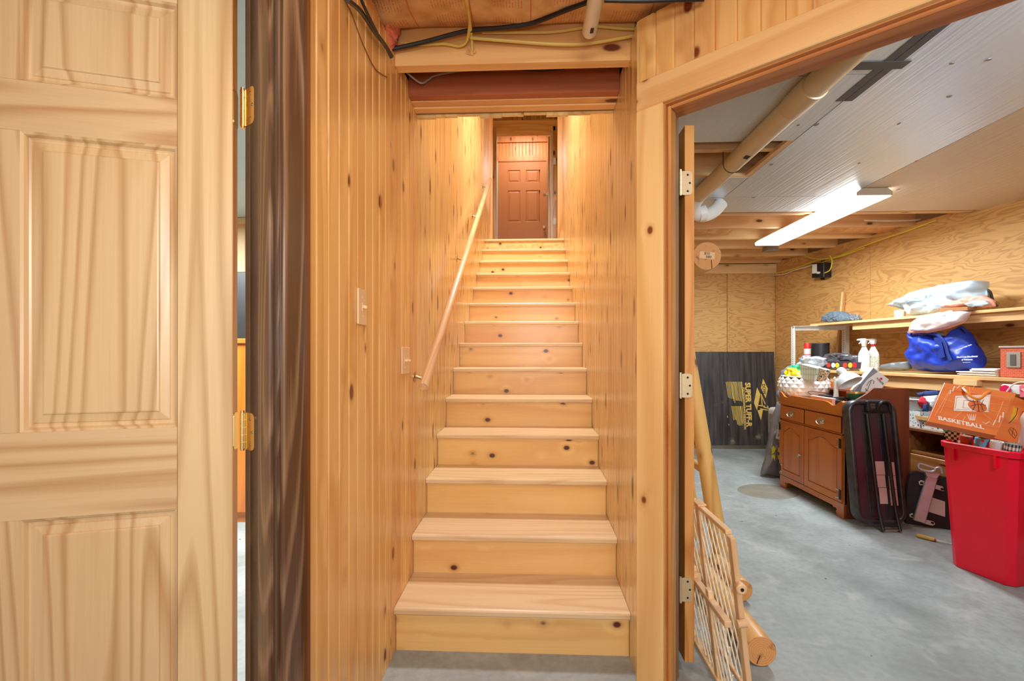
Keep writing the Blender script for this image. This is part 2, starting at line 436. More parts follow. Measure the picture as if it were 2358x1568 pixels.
# ---- angled wall with dark framed doorway (left)
UL = Vector((-.5, -.866, 0)); NL = Vector((-.866, .5, 0))
PC = Vector((XL, 1.064, 0))
MLD = frame(PC + UL * 2.6, -UL)          # local x runs back toward the corner, y into the side room
wsd = root('wall_side_doorway', PC, kind='structure')
jw = .062
s1 = 2.6 - jw; s0 = s1 - .95
box('core', s1 + .0, 2.6, .002, .135, 0, 2.4, shellm, wsd, MLD)
box('core', s0, s1, .002, .135, 2.12, 2.4, shellm, wsd, MLD)
box('core', 0, s0, .002, .135, 0, 2.4, shellm, wsd, MLD)
tr2 = root('trim_2', PC, kind='structure')
jamb_frame(tr2, MLD, s0, s1, 2.09, .057, .137, dark_m, dark_m, .062)
box('backband', 2.6 - .008, 2.6 + .0, -.03, 0, 0, 2.15, wood('backband_stain', (110, 62, 26), (80, 42, 16), 'Z', rough=.4), tr2, MLD)

# ---- ceiling: joists, deck, insulation
ceil = root('ceiling', (1, 2, CZ), kind='structure')
box('subfloor', -4.2, 5.2, -3.2, 2.2, 2.6, 2.64, joist('Y'), ceil)
box('subfloor', XR + .13, 5.2, 2.2, 6.2, 2.6, 2.64, joist('Y'), ceil)
box('subfloor', -4.2, XL - .13, 2.2, 6.2, 2.6, 2.64, joist('Y'), ceil)
box('joist', XL - .0, XR + .02, 1.80, 1.848, CZ, 2.6, joist(), ceil, bevel=.002)
dk = wood('shaded_joist_lumber', (176, 96, 56), (140, 66, 38), 'X', 6, 5, .1, knotcol=(70, 26, 12), rough=.6, kscale=8)  # joist lumber darkened, the shade of the recess put into its colour
box('header', XL - .0, XR + .0, 2.005, 2.045, CZ - .005, 2.6, dk, ceil, bevel=.002)
box('header', XL, XR, 2.047, 2.09, CZ - .008, 2.6, joist(), ceil, bevel=.002)
box('header', XL, XR, 2.092, 2.137, CZ - .014, 2.6, joist(), ceil, bevel=.002)
y = 1.80 - .406
while y > -3:
    box('joist', -4.1, 5.1, y, y + .04, CZ, 2.6, joist(), ceil); y -= .406
wf = root('wall_front', (0, 2.16, 2.4), kind='structure')
MF = frame((XR, 2.172, 0), (-1, 0))
s = 0; k = 0
while s < XR - XL - .01:
    w_ = min(.105, XR - XL - s)
    board(w_ - .001, 3.17 + .006 * (k % 3), pine_stair(), wf, MF @ Matrix.Translation((s + w_ / 2, 0, 2.325 - .005 * (k % 3))), groove=False)
    s += w_; k += 1
box('core', XL, XR, 2.14, 2.153, 2.33, 5.5, shellm, wf)

def kraft():
    nt = NT('kraft_paper'); tc = nt.n('ShaderNodeTexCoord'); g = tc.outputs['Object']
    a = nt.n('ShaderNodeTexNoise', inp={0: g, 'Scale': 14., 'Detail': 6}).outputs[0]
    col = nt.ramp(a, [(.3, rgb(206, 150, 92)), (.7, rgb(238, 190, 128))])
    sx = nt.n('ShaderNodeSeparateXYZ', inp={0: g})
    # printed columns of lines: rows across, blocks repeating
    rows = nt.math('LESS_THAN', nt.math('FRACT', nt.math('MULTIPLY', sx.outputs[0], 95.)), .38)
    gl = nt.n('ShaderNodeTexNoise', inp={0: nt.n('ShaderNodeMapping', inp={0: g, 3: (95, 210, 1)}).outputs[0], 'Scale': 1.0, 'Detail': 1}).outputs[0]
    gl = nt.math('GREATER_THAN', gl, .47)
    blk = nt.math('FRACT', nt.math('MULTIPLY', sx.outputs[0], 4.6))
    bm_ = nt.math('MULTIPLY', nt.math('GREATER_THAN', blk, .3), nt.math('LESS_THAN', blk, .82))
    bar = nt.math('MULTIPLY', nt.math('GREATER_THAN', blk, .92), nt.math('LESS_THAN', blk, .945))
    yb = nt.math('GREATER_THAN', nt.math('FRACT', nt.math('MULTIPLY', sx.outputs[1], 3.1)), .16)
    mask = nt.math('MULTIPLY', nt.math('MULTIPLY', rows, gl), nt.math('MULTIPLY', bm_, yb))
    mask = nt.math('MAXIMUM', mask, bar)
    col = nt.mix(nt.math('MULTIPLY', mask, .6), col, rgb(205, 72, 34))
    return principled(nt, col, .75, bump=a, bstr=.4, bdist=.006)
KR = kraft()
def batt(x0, x1, y0, y1, z, sag, seed, parent, nx=46, ny=12, mat=None):
    V = []; F = []
    for j in range(ny + 1):
        for i in range(nx + 1):
            x = x0 + (x1 - x0) * i / nx; yy = y0 + (y1 - y0) * j / ny
            e = math.sin(PI * j / ny) ** .6 if 0 < j < ny else 0
            n_ = noise.noise(Vector((x * 3.2, yy * 5, seed))) + .5 * noise.noise(Vector((x * 9, yy * 12, seed + 3)))
            V.append((x, yy, z - sag * e * (1 + .55 * n_) + .012 * n_))
    for j in range(ny):
        for i in range(nx):
            a = j * (nx + 1) + i; F.append((a, a + 1, a + nx + 2, a + nx + 1))
    k = len(V)
    V += [(x0, y0, z + .06), (x1, y0, z + .06), (x1, y1, z + .06), (x0, y1, z + .06)]; F.append((k, k + 1, k + 2, k + 3))
    return mesh('insulation_batt', V, F, mat or KR, parent, smooth='all')
batt(-.7, 1.6, 1.436, 1.80, 2.50, .075, 1, ceil)
batt(-4, 3.0, 1.03, 1.394, 2.50, .06, 8, ceil)
batt(-4, 3.0, .62, .986, 2.50, .06, 18, ceil)
pinkm = plain('pink_fibreglass', rgb(222, 120, 92), .95, var=.35, scale=60, bstr=1)
ins = blob('insulation_tuft', [(-.04, -.03), (.0, -.05), (.035, -.02), (.045, .04), (.0, .06), (-.04, .04)], .04, pinkm, None, Matrix.Translation(atY(893, 82, 1.74)), n=40, rings=6, wr=.9, ws=30, seed=4)
tag(ins, 'torn tuft of pink fibreglass insulation at the left end of the ceiling bay', 'insulation')

# ---- upper landing, doorway and hall
LZ = RISE * 14
fl2 = box('floor_upper', XL - 1.2, XR + 1.4, 5.36 + .03, 8.9, LZ - .2, LZ - .004, pine_stair('Y')); tag(fl2, kind='structure')
tr3 = root('trim_3', (0, 5.6, LZ), kind='structure')
jl = wood('knotty_casing', (214, 160, 96), (170, 108, 52), 'Z', 7, 6, .14, knotcol=(70, 26, 14), rough=.3, coat=.5, kscale=8)
box('end_casing', -.545, -.47, 5.64, 5.66, LZ, 5.5, jl, tr3, bevel=.003)
box('end_casing', -.555, -.535, 5.6, 5.80, LZ, 5.5, jl, tr3)
box('end_casing', .318, .39, 5.44, 5.46, LZ, 5.5, jl, tr3, bevel=.003)
# doorway wall at y=6.8
wu = root('wall_upper_doorway', (-.1, 6.8, LZ), kind='structure')
XA, XB, HD = -.515, .30, 4.50
MU = frame((-1.5, 6.8, 0), (1, 0))
grn = wood('upper_dark_pine', (196, 150, 78), (160, 112, 50), 'Z', 6, 6, .12, knotcol=(70, 30, 12), rough=.4, coat=.3, kscale=8)
board_run(MU, 1.5 + XA - .07, 1.5 + XB + .1, HD + .17, 5.5, grn, wu, .09)
box('head_board', XA - .07, XB + .1, 6.785, 6.80, HD + .07, HD + .17, pine_trim('X'), wu)
box('core', -1.5, XA - .07, 6.8, 6.9, LZ, 5.5, shellm, wu)
box('core', XB + .08, 1.6, 6.8, 6.9, LZ, 5.5, shellm, wu)
box('core', XA - .07, XB + .08, 6.82, 6.9, HD + .02, 5.5, shellm, wu)
tr4 = root('trim_4', (-.1, 6.8, LZ), kind='structure')
box('casing', XA - .07, XA, 6.78, 6.80, LZ, HD + .07, jl, tr4, bevel=.003)
box('head_casing', XA, XB + .07, 6.78, 6.80, HD, HD + .07, pine_trim('X'), tr4, bevel=.003)
box('jamb', XA - .02, XA + .005, 6.80, 6.92, LZ, HD, white_paint, tr4)
box('jamb', XB, XB + .03, 6.80, 6.92, LZ, HD, wood('pale_jamb', (232, 214, 190), (214, 190, 160), 'Z', 5, 5, rough=.4), tr4)
box('head_jamb', XA, XB, 6.80, 6.92, HD, HD + .02, pine_trim('X'), tr4)
box('casing', XB + .03, XB + .09, 6.78, 6.8, LZ, HD + .07, jl, tr4, bevel=.003)
# landing side walls and ceilings
wul = root('wall_upper_left', (-1.3, 6.2, LZ), kind='structure')
board_run(frame((XL - .15, 5.8, 0), (0, 1)), 0, 1.0, LZ, 5.5, pine_stair(), wul)
wur = root('wall_upper_right', (1.3, 6.2, LZ), kind='structure')
board_run(frame((XR + .12, 6.8, 0), (0, -1)), 0, 1.33, LZ, 5.5, pine_stair(), wur)
cu = box('ceiling_upper', XL - 1.2, XR + 1.4, 2.1, 9, 5.5, 5.58, plain('white_ceiling', rgb(225, 220, 210), .8)); tag(cu, kind='structure')
# far wall of the upper hall with the tan door
wub = root('wall_upper_back', (0, 8.4, LZ), kind='structure')
opine = wood('hall_pine', (232, 160, 98), (214, 132, 70), 'Z', 6, 5, .14, knotcol=(130, 50, 20), rough=.45, coat=.2, kscale=8)
board_run(frame((-1.4, 8.42, 0), (1, 0)), 0, 2.9, LZ, 5.5, opine, wub, .125)
zt = lambda y_: H + (815 - y_) * 8.38 / FPX
box('ledger_board', -1.4, 1.5, 8.395, 8.42, zt(326), zt(313), opine, wub)
box('head_board', -1.4, 1.5, 8.395, 8.42, zt(371), zt(358), opine, wub)
box('core', -1.5, -1.4, 6.9, 8.5, LZ, 5.5, shellm, wub); box('core', 1.5, 1.6, 6.9, 8.5, LZ, 5.5, shellm, wub)
box('core', -1.5, 1.6, 8.44, 8.5, LZ, 5.5, shellm, wub)

# ---- storeroom shell
RWA = Vector((3.12, 5.95, 0)); RWd = (Vector((3.6, 3.3, 0)) - RWA).normalized()
RW = frame(RWA, RWd)
def S(xpx, off):
    """s coordinate along the right wall where pixel column xpx meets the line `off` in front of the wall"""
    r = ray(xpx, 815); n_ = Vector((-RW[0][1], -RW[1][1], 0)) * -1   # +y into wall
    n_ = Vector((RW[0][1], RW[1][1], 0)); o_ = RWA - n_ * off
    t = n_.dot(o_) / n_.dot(Vector((r.x, r.y, 0)))
    return (Vector((r.x * t, r.y * t, 0)) - o_).dot(RWd), t
def sz(x, y, off):
    s, t = S(x, off); return s, H + (815 - y) * t / FPX
wsr = root('wall_storeroom_right', RWA, kind='structure')
box('core', -.3, 7, .02, .12, 0, 2.6, shellm, wsr, RW)
sA = S(2004, 0)[0]; sB = S(2126, 0)[0]
e = [0.0, sA, sA + 1.22, sA + 2.44, sA + 3.66, sA + 5.0]
zsp = 1.16
for i in range(5):
    box('plywood_sheet', e[i] + .0015, e[i + 1] - .0015, 0, .02, zsp if i else 0, CZ + .02, ply('X'), wsr, RW)
    if i: box('plywood_sheet', e[i] + .0015, e[i + 1] - .0015, .003, .02, 0, zsp - .003, ply('X'), wsr, RW)
wsb = root('wall_storeroom_back', (1.8, 6.0, 0), kind='structure')
YB = 5.98
xa = atY(1674, 800, YB).x
for i, (a, b) in enumerate(((.4, xa - .002), (xa + .002, 3.16))):
    box('plywood_sheet', a, b, YB - (.006 if i else 0), YB + .02, 0, CZ, ply('X'), wsb)
box('ledger_board', .4, 3.14, YB - .045, YB - .006, H + 183 * 5.9 / FPX, CZ, joist_pale(), wsb, bevel=.002)
box('core', -.0, 3.3, YB + .02, YB + .12, 0, 2.6, shellm, wsb)
tr5 = box('trim_5', .5, 3.05, YB - .12, YB - .01, 0, .05, plain('raw_concrete_ledge', rgb(176, 166, 148), .8, var=.1, bstr=.3)); tag(tr5, kind='structure')
wsl = box('wall_storeroom_left', XR + .131, XR + .16, 1.9, 5.97, 0, 2.4, ply('Y')); tag(wsl, kind='structure')
wsf = box('wall_storeroom_near', 1.9, 5.5, -1.6, -1.5, 0, 2.5, ply('X')); tag(wsf, kind='structure')
# joists across the storeroom
for k in range(-2, 11):
    y = 1.80 + .406 * k
    if y > 5.9: continue
    box('joist', XR + .16 if y > 1.9 else 1.6 + (1.8 - y) * .0, 4.6, y, y + .04, CZ, 2.6, joist_pale(), ceil, bevel=.002)
for k, (a, b) in enumerate(((.6, 1.9), (2.5, 3.4))):
    batt(a, b, 4.24 + .042, 4.24 + .39, 2.395, .05, 30 + k, ceil, nx=24, ny=8)
batt(.6, 3.3, 5.46 + .045, 5.85, 2.41, .05, 41, ceil, nx=24, ny=8)
batt(.6, 3.4, 4.65 + .045, 5.04, 2.52, .04, 44, ceil, nx=24, ny=8)
batt(.6, 1.5, 2.206 + .045, 2.61, 2.52, .05, 47, ceil, nx=18, ny=8)
batt(.6, 1.5, 2.61 + .045, 3.018, 2.54, .03, 48, ceil, nx=18, ny=8)
# foil-faced ceiling panels
def foil(name, base, metal, rough):
    nt = NT(name); tc = nt.n('ShaderNodeTexCoord')
    mp = nt.n('ShaderNodeMapping', inp={0: tc.outputs['Object'], 3: (60, 1.2, 1)})
    a = nt.n('ShaderNodeTexNoise', inp={0: mp.outputs[0], 'Scale': 1., 'Detail': 4}).outputs[0]
    b = nt.n('ShaderNodeTexNoise', inp={0: tc.outputs['Object'], 'Scale': 3., 'Detail': 4}).outputs[0]
    col = nt.mix(nt.math('MULTIPLY', b, .5), base, tuple(x * .86 for x in base[:3]) + (1,))
    return principled(nt, col, rough, metal, bump=a, bstr=.6, bdist=.006)
foilm = foil('foil_facing', rgb(222, 234, 244), .4, .3)
foilw = foil('white_facing', rgb(222, 226, 226), .1, .5)
foilt = foil('tan_facing', rgb(226, 206, 178), .15, .5)
def cpanel(x0, x1, y0, y1, m, dz=0): return box('ceiling_panel', x0, x1, y0, y1, CZ - .022 - dz, CZ - .001, m, ceil)
X0, X1_ = 1.392, 2.255
cpanel(.56, X0 - .003, 1.9, 2.47, foilw)
cpanel(.56, X0 - .003, 2.97, 3.34, foilm)
cpanel(X0 + .003, X1_ - .003, .2, 3.34, foilm)
cpanel(X0 - .18, X1_ - .003, 3.346, 3.70, foilm)
cpanel(X1_ + .003, 3.56, .2, 3.72, foilt)
cpanel(.75, X0 - .003, 1.5, 1.894, foilw); cpanel(1.12, X0 - .003, 1.2, 1.497, foilw)
cpanel(3.563, 4.6, .2, 3.3, foilt)
for (a, b, c, d) in ((X0 - .03, X0 + .01, 2.47, 2.99), (1.0, X0 - .03, 2.95, 2.985), (.56, 3.5, 3.74, 3.775)):
    box('lath', a, b, c, d, CZ - .02, CZ - .0, joist_pale('X' if b - a > .1 else 'Y'), ceil)
nailm = plain('nail_plate', rgb(150, 140, 128), .5, .4)
for (px_, py_) in ((2192, 146), (2277, 137), (2186, 222), (2070, 285), (1978, 376), (2110, 371), (2068, 436), (1838, 288), (1880, 287), (1776, 379), (1735, 455)):
    p = atZ(px_, py_, CZ - .023)
    lathe('nail_plate', [(0, 0), (.009, 0), (.010, .002)], nailm, ceil, Matrix.Translation(p) @ Matrix.Translation((0, 0, -.0012)), 10, sx=R.uniform(.6, 1.4), sy=R.uniform(.7, 1.6))
tape = plain('grey_duct_tape', rgb(84, 84, 84), .45, .3, var=.1)
tA = root('duct_tape_strip', (X0, 2.0, CZ), 'grey duct tape over a ceiling panel seam with a short cross strip', 'tape')
for dx in (-.034, .004):
    box('tape', X0 + dx, X0 + dx + .034, 1.2, 2.09, CZ - .0245, CZ - .0225, tape, tA)
box('tape', X0 - .12, X0 + .07, 1.81, 1.86, CZ - .026, CZ - .0248, tape, tA)

# ---- side room seen through the gap by the hinged door
wsl2 = root('wall_side_room', (-2.5, 3.7, 0), kind='structure')
pale = wood('pale_side_pine', (232, 200, 150), (210, 170, 112), 'Z', 5, 6, .05, knotcol=(150, 100, 60), rough=.5)
board_run(frame((-4.1, 3.72, 0), (1, 0)), 0, 3.45, 0, 2.33, pale, wsl2)
box('core', -4.2, -.67, 3.74, 3.8, 0, 2.6, shellm, wsl2); box('core', -4.2, -4.1, -2, 3.8, 0, 2.6, shellm, wsl2)
blue = plain('pale_blue_ceiling', rgb(180, 208, 222), .6, var=.03)
cs = box('ceiling_side_room', -4.1, -.9, 1.2, 3.72, 2.315, 2.338, blue); tag(cs, kind='structure')
t6 = box('trim_6', -4.1, -.68, 3.66, 3.72, 2.27, 2.312, pale); tag(t6, kind='structure')
tag(box('dark_television', -2.75, -2.0, 3.3, 3.36, 1.30, 1.80, black_pl, None, bevel=.005), 'black screen glimpsed through the gap beside the hinged pine door', 'television')
sc_ = root('side_cabinet', (-2.4, 3.35, 0), 'brown cabinet standing under the black screen in the side room', 'cabinet')
box('body', -3.0, -1.85, 3.12, 3.6, .08, 1.26, cab_m('Z'), sc_); box('top', -3.02, -1.83, 3.10, 3.62, 1.262, 1.298, cab_m('X'), sc_, bevel=.005); box('plinth', -2.97, -1.88, 3.15, 3.58, 0, .08, cab_m('X'), sc_)

# ============================================================ HALL AND STAIRS
st = root('staircase', (-.077, N1 + .03, 0), 'straight pine staircase with worn treads climbing between the panelled walls', 'staircase')
tprof = [(.0, .006), (.004, .001), (.012, 0), (RUN + .028, 0), (RUN + .028, .028), (.012, .028), (.004, .026), (0, .021)]
for n in range(1, 15):
    yn, z = N1 + (n - 1) * RUN, n * RISE
    box('riser', XL + .002, XR - .002, yn + .028, yn + .046, z - RISE + (0 if n == 1 else .0), z - .028, riser_m(), st)
    P = [(a, z - .028 + b) for a, b in tprof]
    V = [(XL + .001, yn + a, b) for a, b in P] + [(XR - .001, yn + a, b) for a, b in P]; k = len(P)
    F = [tuple(range(k)), tuple(range(k, 2 * k))[::-1]] + [(i, (i + 1) % k, k + (i + 1) % k, k + i) for i in range(k)]
    mesh('tread', V, F, tread_m(), st)
    box('cove_strip', XL + .002, XR - .002, yn + .018, yn + .0275, z - .038, z - .0285, riser_m(), st)

# handrail
rail_m = wood('handrail_oak', (240, 196, 148), (220, 164, 112), 'Z', 10, 9, 0, rough=.32, coat=.5)
a = Vector((-.470, 1.985, 1.045)); b = Vector((-.470, 5.27, 3.215))
hr = root('handrail', (a.x, a.y, a.z), 'round wooden handrail rising along the left stair wall', 'handrail')
d = (b - a).normalized(); L = (b - a).length
q = d.to_track_quat('Z', 'Y').to_matrix().to_4x4()
lathe('rail', [(0, 0), (.019, 0), (.022, .004), (.022, L - .004), (.019, L), (0, L)], rail_m, hr, Matrix.Translation(a) @ q, 20)
for i, (px_, py_) in enumerate(((957, 893), (1053, 608), (1088, 500), (1112, 436))):
    p = atX(px_, py_, XL)
    t = (p.y - a.y) / (b.y - a.y); t = max(.012, min(.98, t)); pr = a.lerp(b, t)
    pl = lathe('bracket', [(0, 0), (.026, 0), (.026, .003), (.01, .006), (0, .006)], brass2, hr, Matrix.Translation((XL, pr.y - .02, pr.z - .055)) @ Matrix.Rotation(PI / 2, 4, 'Y'), 16)
    tube('arm', curvepts([(XL + .004, pr.y - .02, pr.z - .055), (XL + .045, pr.y - .015, pr.z - .065), (pr.x, pr.y, pr.z - .045), (pr.x, pr.y, pr.z - .02)], 4), .006, brass2, pl, seg=8)

# light switches
def switch(px_, py_, n, w, label):
    p = atX(px_, py_, XL)
    M = basis((XL + .0005, p.y, p.z), (0, 1, 0), (-1, 0, 0), (0, 0, 1))
    r = root('light_switch', p, label, 'switch')
    prism('cover_plate', rrect(-w / 2, w / 2, -.057, .057, .005, 3), -.006, 0, cream_pl, r, M, bevel=.0012)
    for k in range(n):
        x = (k - (n - 1) / 2) * .046
        box('toggle_slot', x - .006, x + .006, -.0072, -.006, -.013, .013, cream_pl, r, M)
        mesh('toggle', boxv(x - .004, x + .004, -.02, -.006, -.002, .007), BF, cream_pl, r, M @ rot('X', 18, (x, -.006, 0)), bevel=.001, seg=1)
        for z_ in (-.03, .03): tube('screw', [(x, -.0062, z_), (x, -.0075, z_)], .003, cream_pl, r, M, 8)
switch(831, 707, 1, .072, 'cream single toggle switch on the left pine wall, nearest the dark door frame')
switch(932, 830, 2, .118, 'cream double toggle switch on the left pine wall beside the foot of the handrail')

# six panel pine door, left
def panelled_door(name, w, h, z0, th, M, cols, rows, mats, mail, mull, stile, y_front=0, both=True):
    """cols: list of (x0,x1) panels; rows: list of (z0,z1)"""
    r = root(name, M @ Vector((w / 2, 0, z0)), kind='structure')
    mz, mx = mats
    box('stile', 0, stile, 0, th, z0, z0 + h, mz, r, M, bevel=.0012); box('stile', w - stile, w, 0, th, z0, z0 + h, mz, r, M, bevel=.0012)
    zs = [z0] + [v for rw in rows for v in rw] + [z0 + h]
    for i in range(0, len(zs), 2): box('rail', stile + .0004, w - stile - .0004, .0004, th, zs[i], zs[i + 1], mx, r, M)
    for (a, b) in rows:
        for i in range(len(cols) - 1): box('mullion', cols[i][1], cols[i + 1][0], .0004, th, a + .0003, b - .0003, mz, r, M)
        for (c, d_) in cols:
            prof = [(0, .0), (.005, .003), (.009, .011), (.013, .0125), (.017, .0125), (.019, .010), (.036, .0065), (.038, .0035), (.041, .0025)]
            V = []; F = []
            for ins_, y in prof:
                V += [(c + ins_, y, a + ins_), (d_ - ins_, y, a + ins_), (d_ - ins_, y, b - ins_), (c + ins_, y, b - ins_)]
            for k in range(len(prof) - 1):
                for j in range(4):
                    p_, q_ = 4 * k + j, 4 * k + (j + 1) % 4; F.append((p_, q_, q_ + 4, p_ + 4))
            k = 4 * (len(prof) - 1); F.append((k, k + 1, k + 2, k + 3))
            k2 = len(V); V += [(c, th - .008, a), (d_, th - .008, a), (d_, th - .008, b), (c, th - .008, b)]; F.append((k2, k2 + 1, k2 + 2, k2 + 3))
            mesh('panel', V, F, mz, r, M)
    return r
DL = Vector((.953, .302, 0)).normalized()
L0 = at(535, 815, 1.09); L0.z = 0
MDL = frame(L0 - DL * .914, DL)
d1 = panelled_door('door_1', .914, 2.10, .01, .035, MDL, [(.114, .407), (.507, .800)], [(.25, .831), (1.02, 1.672), (1.781, 2.005)],
                   (door_m('Z'), door_m('X')), None, None, .114)
box('edge_strip', .9142, .9152, .001, .034, .012, 2.108, door_edge('Z'), d1, MDL)

def hinge(parent, M, h=.089, w=.038, mat=brass, side=1):
    """leaf plate in local x,z plane facing -y, barrel at x=0; parts parented to a top-level hinge"""
    P = rrect(0, w * side, -h / 2, h / 2, .012, 4) if side > 0 else rrect(-w, 0, -h / 2, h / 2, .012, 4)
    r = prism('hinge', P, -.0022, 0, mat, parent, M)
    for i in range(5):
        zz = -h / 2 + h * i / 5
        tube('knuckle', [(0, -.0045, zz + .0005), (0, -.0045, zz + h / 5 - .0005)], .0058, mat, r, M, 14)
    tube('pin', [(0, -.0045, -h / 2 - .003), (0, -.0045, h / 2 + .005)], .0045, mat, r, M, 10)
    for (x, z) in ((.62, .34), (.62, -.34), (.8, .0)):
        lathe('screw', [(0, 0), (.0042, 0), (.003, .0012), (.0, .0006)], dark_steel if mat is nickel else brass2, r, M @ Matrix.Translation((x * w * side, -.0022, z * h)) @ Matrix.Rotation(PI / 2, 4, 'X'), 10)
    return r
for z in (1.784, 1.004, .24):
    # plate on the dark jamb (jamb face looks along -x of MLD)
    p = MLD @ Vector((s1 - .0005, .140, z))
    nx = MLD.to_3x3() @ Vector((1, 0, 0)); ny = MLD.to_3x3() @ Vector((0, 1, 0))
    hinge(tr2, basis(p, -ny, nx, (0, 0, 1)), mat=brass, w=.046)
    pd = MDL @ Vector((.9155, .006, z))
    prism('hinge_plate', rrect(-.0, .032, -.0445, .0445, .010, 4), -.002, 0, brass, d1, MDL @ Matrix.Translation((.9153, .0, z)) @ Matrix.Rotation(PI / 2, 4, 'Z') @ Matrix.Translation((0, 0, 0)))

# storeroom door leaf, open, seen edge-on
d2 = root('door_2', (.59, 1.73, 0), kind='structure')
ME = basis((.574, 1.725, 0), (1, 0, 0), (0, 1, 0), (0, 0, 1))
box('leaf', 0, .035, 0, .76, .04, 2.043, door_edge('Z'), d2, ME, bevel=.0015)
for z in (1.826, 1.072, .313):
    h_ = hinge(d2, basis((.5565, 1.7235, z), (1, 0, 0), (0, 1, 0), (0, 0, 1)), mat=nickel, w=.044)
lathe('knob', [(0, 0), (.02, .003), (.01, .012), (.012, .03), (.027, .045), (.025, .06), (0, .066)], nickel, d2, basis((.609, 2.42, .95), (0, 1, 0), (0, 0, 1), (1, 0, 0)))

# upper doors
tan = plain('tan_door_paint', rgb(206, 138, 88), .45, var=.02)
MT = frame((-.60, 8.385, 0), (1, 0))
cx = lambda p: (p - 1222) * 8.38 / FPX + .60
d4 = panelled_door('door_4', .95, 2.17, LZ + .01, .04, MT, [(cx(1169), cx(1198)), (cx(1211), cx(1241))],
                   [(2.80, 3.30), (zt(511), zt(438)), (zt(420), zt(391))], (tan, tan), None, None, cx(1169))
def knob(parent, M, mat=nickel):
    return lathe('knob', [(0, 0), (.028, 0), (.028, .006), (.011, .01), (.012, .03), (.026, .04), (.029, .055), (.02, .066), (0, .068)], mat, parent, M, 18)
p = atY(1253, 525, 8.385); knob(d4, basis(p, (1, 0, 0), (0, 0, 1), (0, -1, 0)))
tr5b = root('trim_7', (0, 8.39, LZ), kind='structure')
box('door_frame', .352, .40, 8.37, 8.42, LZ, 4.73, white_paint, tr5b); box('door_frame', -.66, -.603, 8.37, 8.42, LZ, 4.73, white_paint, tr5b)
box('head_frame', -.60, .352, 8.38, 8.42, 4.722, 4.74, dk, tr5b)
d3 = root('door_3', (.28, 6.9, LZ), kind='structure')
box('leaf', .262, .297, 6.925, 7.66, LZ + .01, HD - .01, wood('upper_leaf', (214, 178, 132), (178, 132, 84), 'Z', 7, 7, .1, knotcol=(80, 34, 16), rough=.35, coat=.3, kscale=8), d3, bevel=.002)
p = atY(1264, 448, 6.99); knob(d3, basis((.262, 6.99, p.z), (0, 1, 0), (0, 0, 1), (-1, 0, 0)))
for y_ in (372, 510):
    p = atY(1277, y_, 6.79)
    box('hinge_plate', p.x - .02, p.x + .02, 6.774, 6.7785, p.z - .05, p.z + .05, white_paint, tr4, bevel=.001)
# ---- ceiling cables and pipe
yel = plain('yellow_sheathing', rgb(222, 190, 96), .45, var=.06); blk = plain('black_sheathing', rgb(30, 26, 26), .4, var=.1)
gry = plain('grey_sheathing', rgb(150, 146, 142), .5); brw = plain('brown_wire', rgb(128, 76, 40), .5)
def c3(pts, Y): return [atY(780 + x / 2.876, y / 2.876, Y if not isinstance(Y, (list, tuple)) else Y[i]) for i, (x, y) in enumerate(pts)]
def cable(name, pts, r, m, label, n=6):
    o = tube(name, curvepts(pts, n), r, m, seg=8); return tag(o, label, 'cable')
cable('yellow_cable', c3([(950, 215), (1200, 215), (1430, 210), (1640, 180), (1720, 175), (1900, 190), (2080, 190), (2230, 180)], 1.78), .0055, yel, 'yellow cable running straight along the top of the ceiling joist, behind the white pipe')
cable('yellow_cable', c3([(870, 250), (1100, 268), (1400, 290), (1620, 290), (1850, 255), (2080, 210), (2200, 200)], 1.765), .0065, yel, 'yellow cable sagging in a shallow bow below the white pipe')
cable('yellow_cable', c3([(838, -120), (848, 0), (862, 100), (880, 250), (884, 368)], [1.5, 1.55, 1.65, 1.77, 1.797]), .0055, yel, 'yellow cable dropping from the insulation into a splintered hole in the joist')
cable('yellow_cable', c3([(830, -100), (842, 0), (866, 120), (852, 260), (800, 305), (700, 290), (560, 295), (440, 285)], [1.5, 1.55, 1.68, 1.76, 1.785, 1.785, 1.785, 1.785]), .0055, yel, 'yellow cable that comes down then bends left along the joist')
cable('black_cable', c3([(355, 325), (560, 280), (850, 205), (1100, 182), (1300, 148), (1500, 70), (1650, 15), (1800, -30)], [1.77, 1.76, 1.74, 1.72, 1.7, 1.64, 1.6, 1.55]), .008, blk, 'thick black cable crossing the insulation diagonally')
cable('black_cable', c3([(1760, 2), (2000, 6), (2200, 0), (2420, -6)], 1.5), .007, blk, 'black cable along the top edge right of the white pipe')
def c3x(pts, X): return [atX(780 + x / 2.876, y / 2.876, X) for x, y in pts]
cable('black_cable', c3x([(60, 0), (150, 80), (230, 200), (300, 290), (352, 372)], -.525), .007, blk, 'black cable hanging along the top of the left pine wall')
cable('black_cable', c3x([(150, 0), (190, 90), (260, 230), (310, 310), (345, 380)], -.51), .005, blk, 'thinner black cable beside the one on the left wall top')
cable('brown_wire', c3x([(-20, -100), (40, 0), (90, 100), (140, 240), (200, 380), (250, 465), (320, 512)], XL + .003), .0018, brw, 'thin brown wire clinging to the left pine wall below the ceiling')
cable('grey_wire', c3([(388, 425), (450, 480), (540, 548), (590, 530), (640, 500), (800, 470), (1000, 462)], [1.86, 1.9, 1.95, 1.97, 1.985, 1.99, 1.99]), .004, gry, 'thin grey wire looping through the dark recess above the stairs')
cable('grey_wire', c3([(1180, 458), (1260, 466), (1350, 470), (1500, 455)], 1.99), .003, blk, 'short dark wire showing under the joist above the stairs')
pvc = plain('white_pvc', rgb(232, 222, 204), .35, var=.03)
pipe = root('pipe', (.2, 1.7, 2.45), 'white plastic pipe running out from the joist over the stairs', 'pipe')
pa = atY(1357, 75, 1.60); M_ = basis((pa.x, 1.60, 2.312), (1, 0, 0), (0, 0, 1), (0, -1, 0))
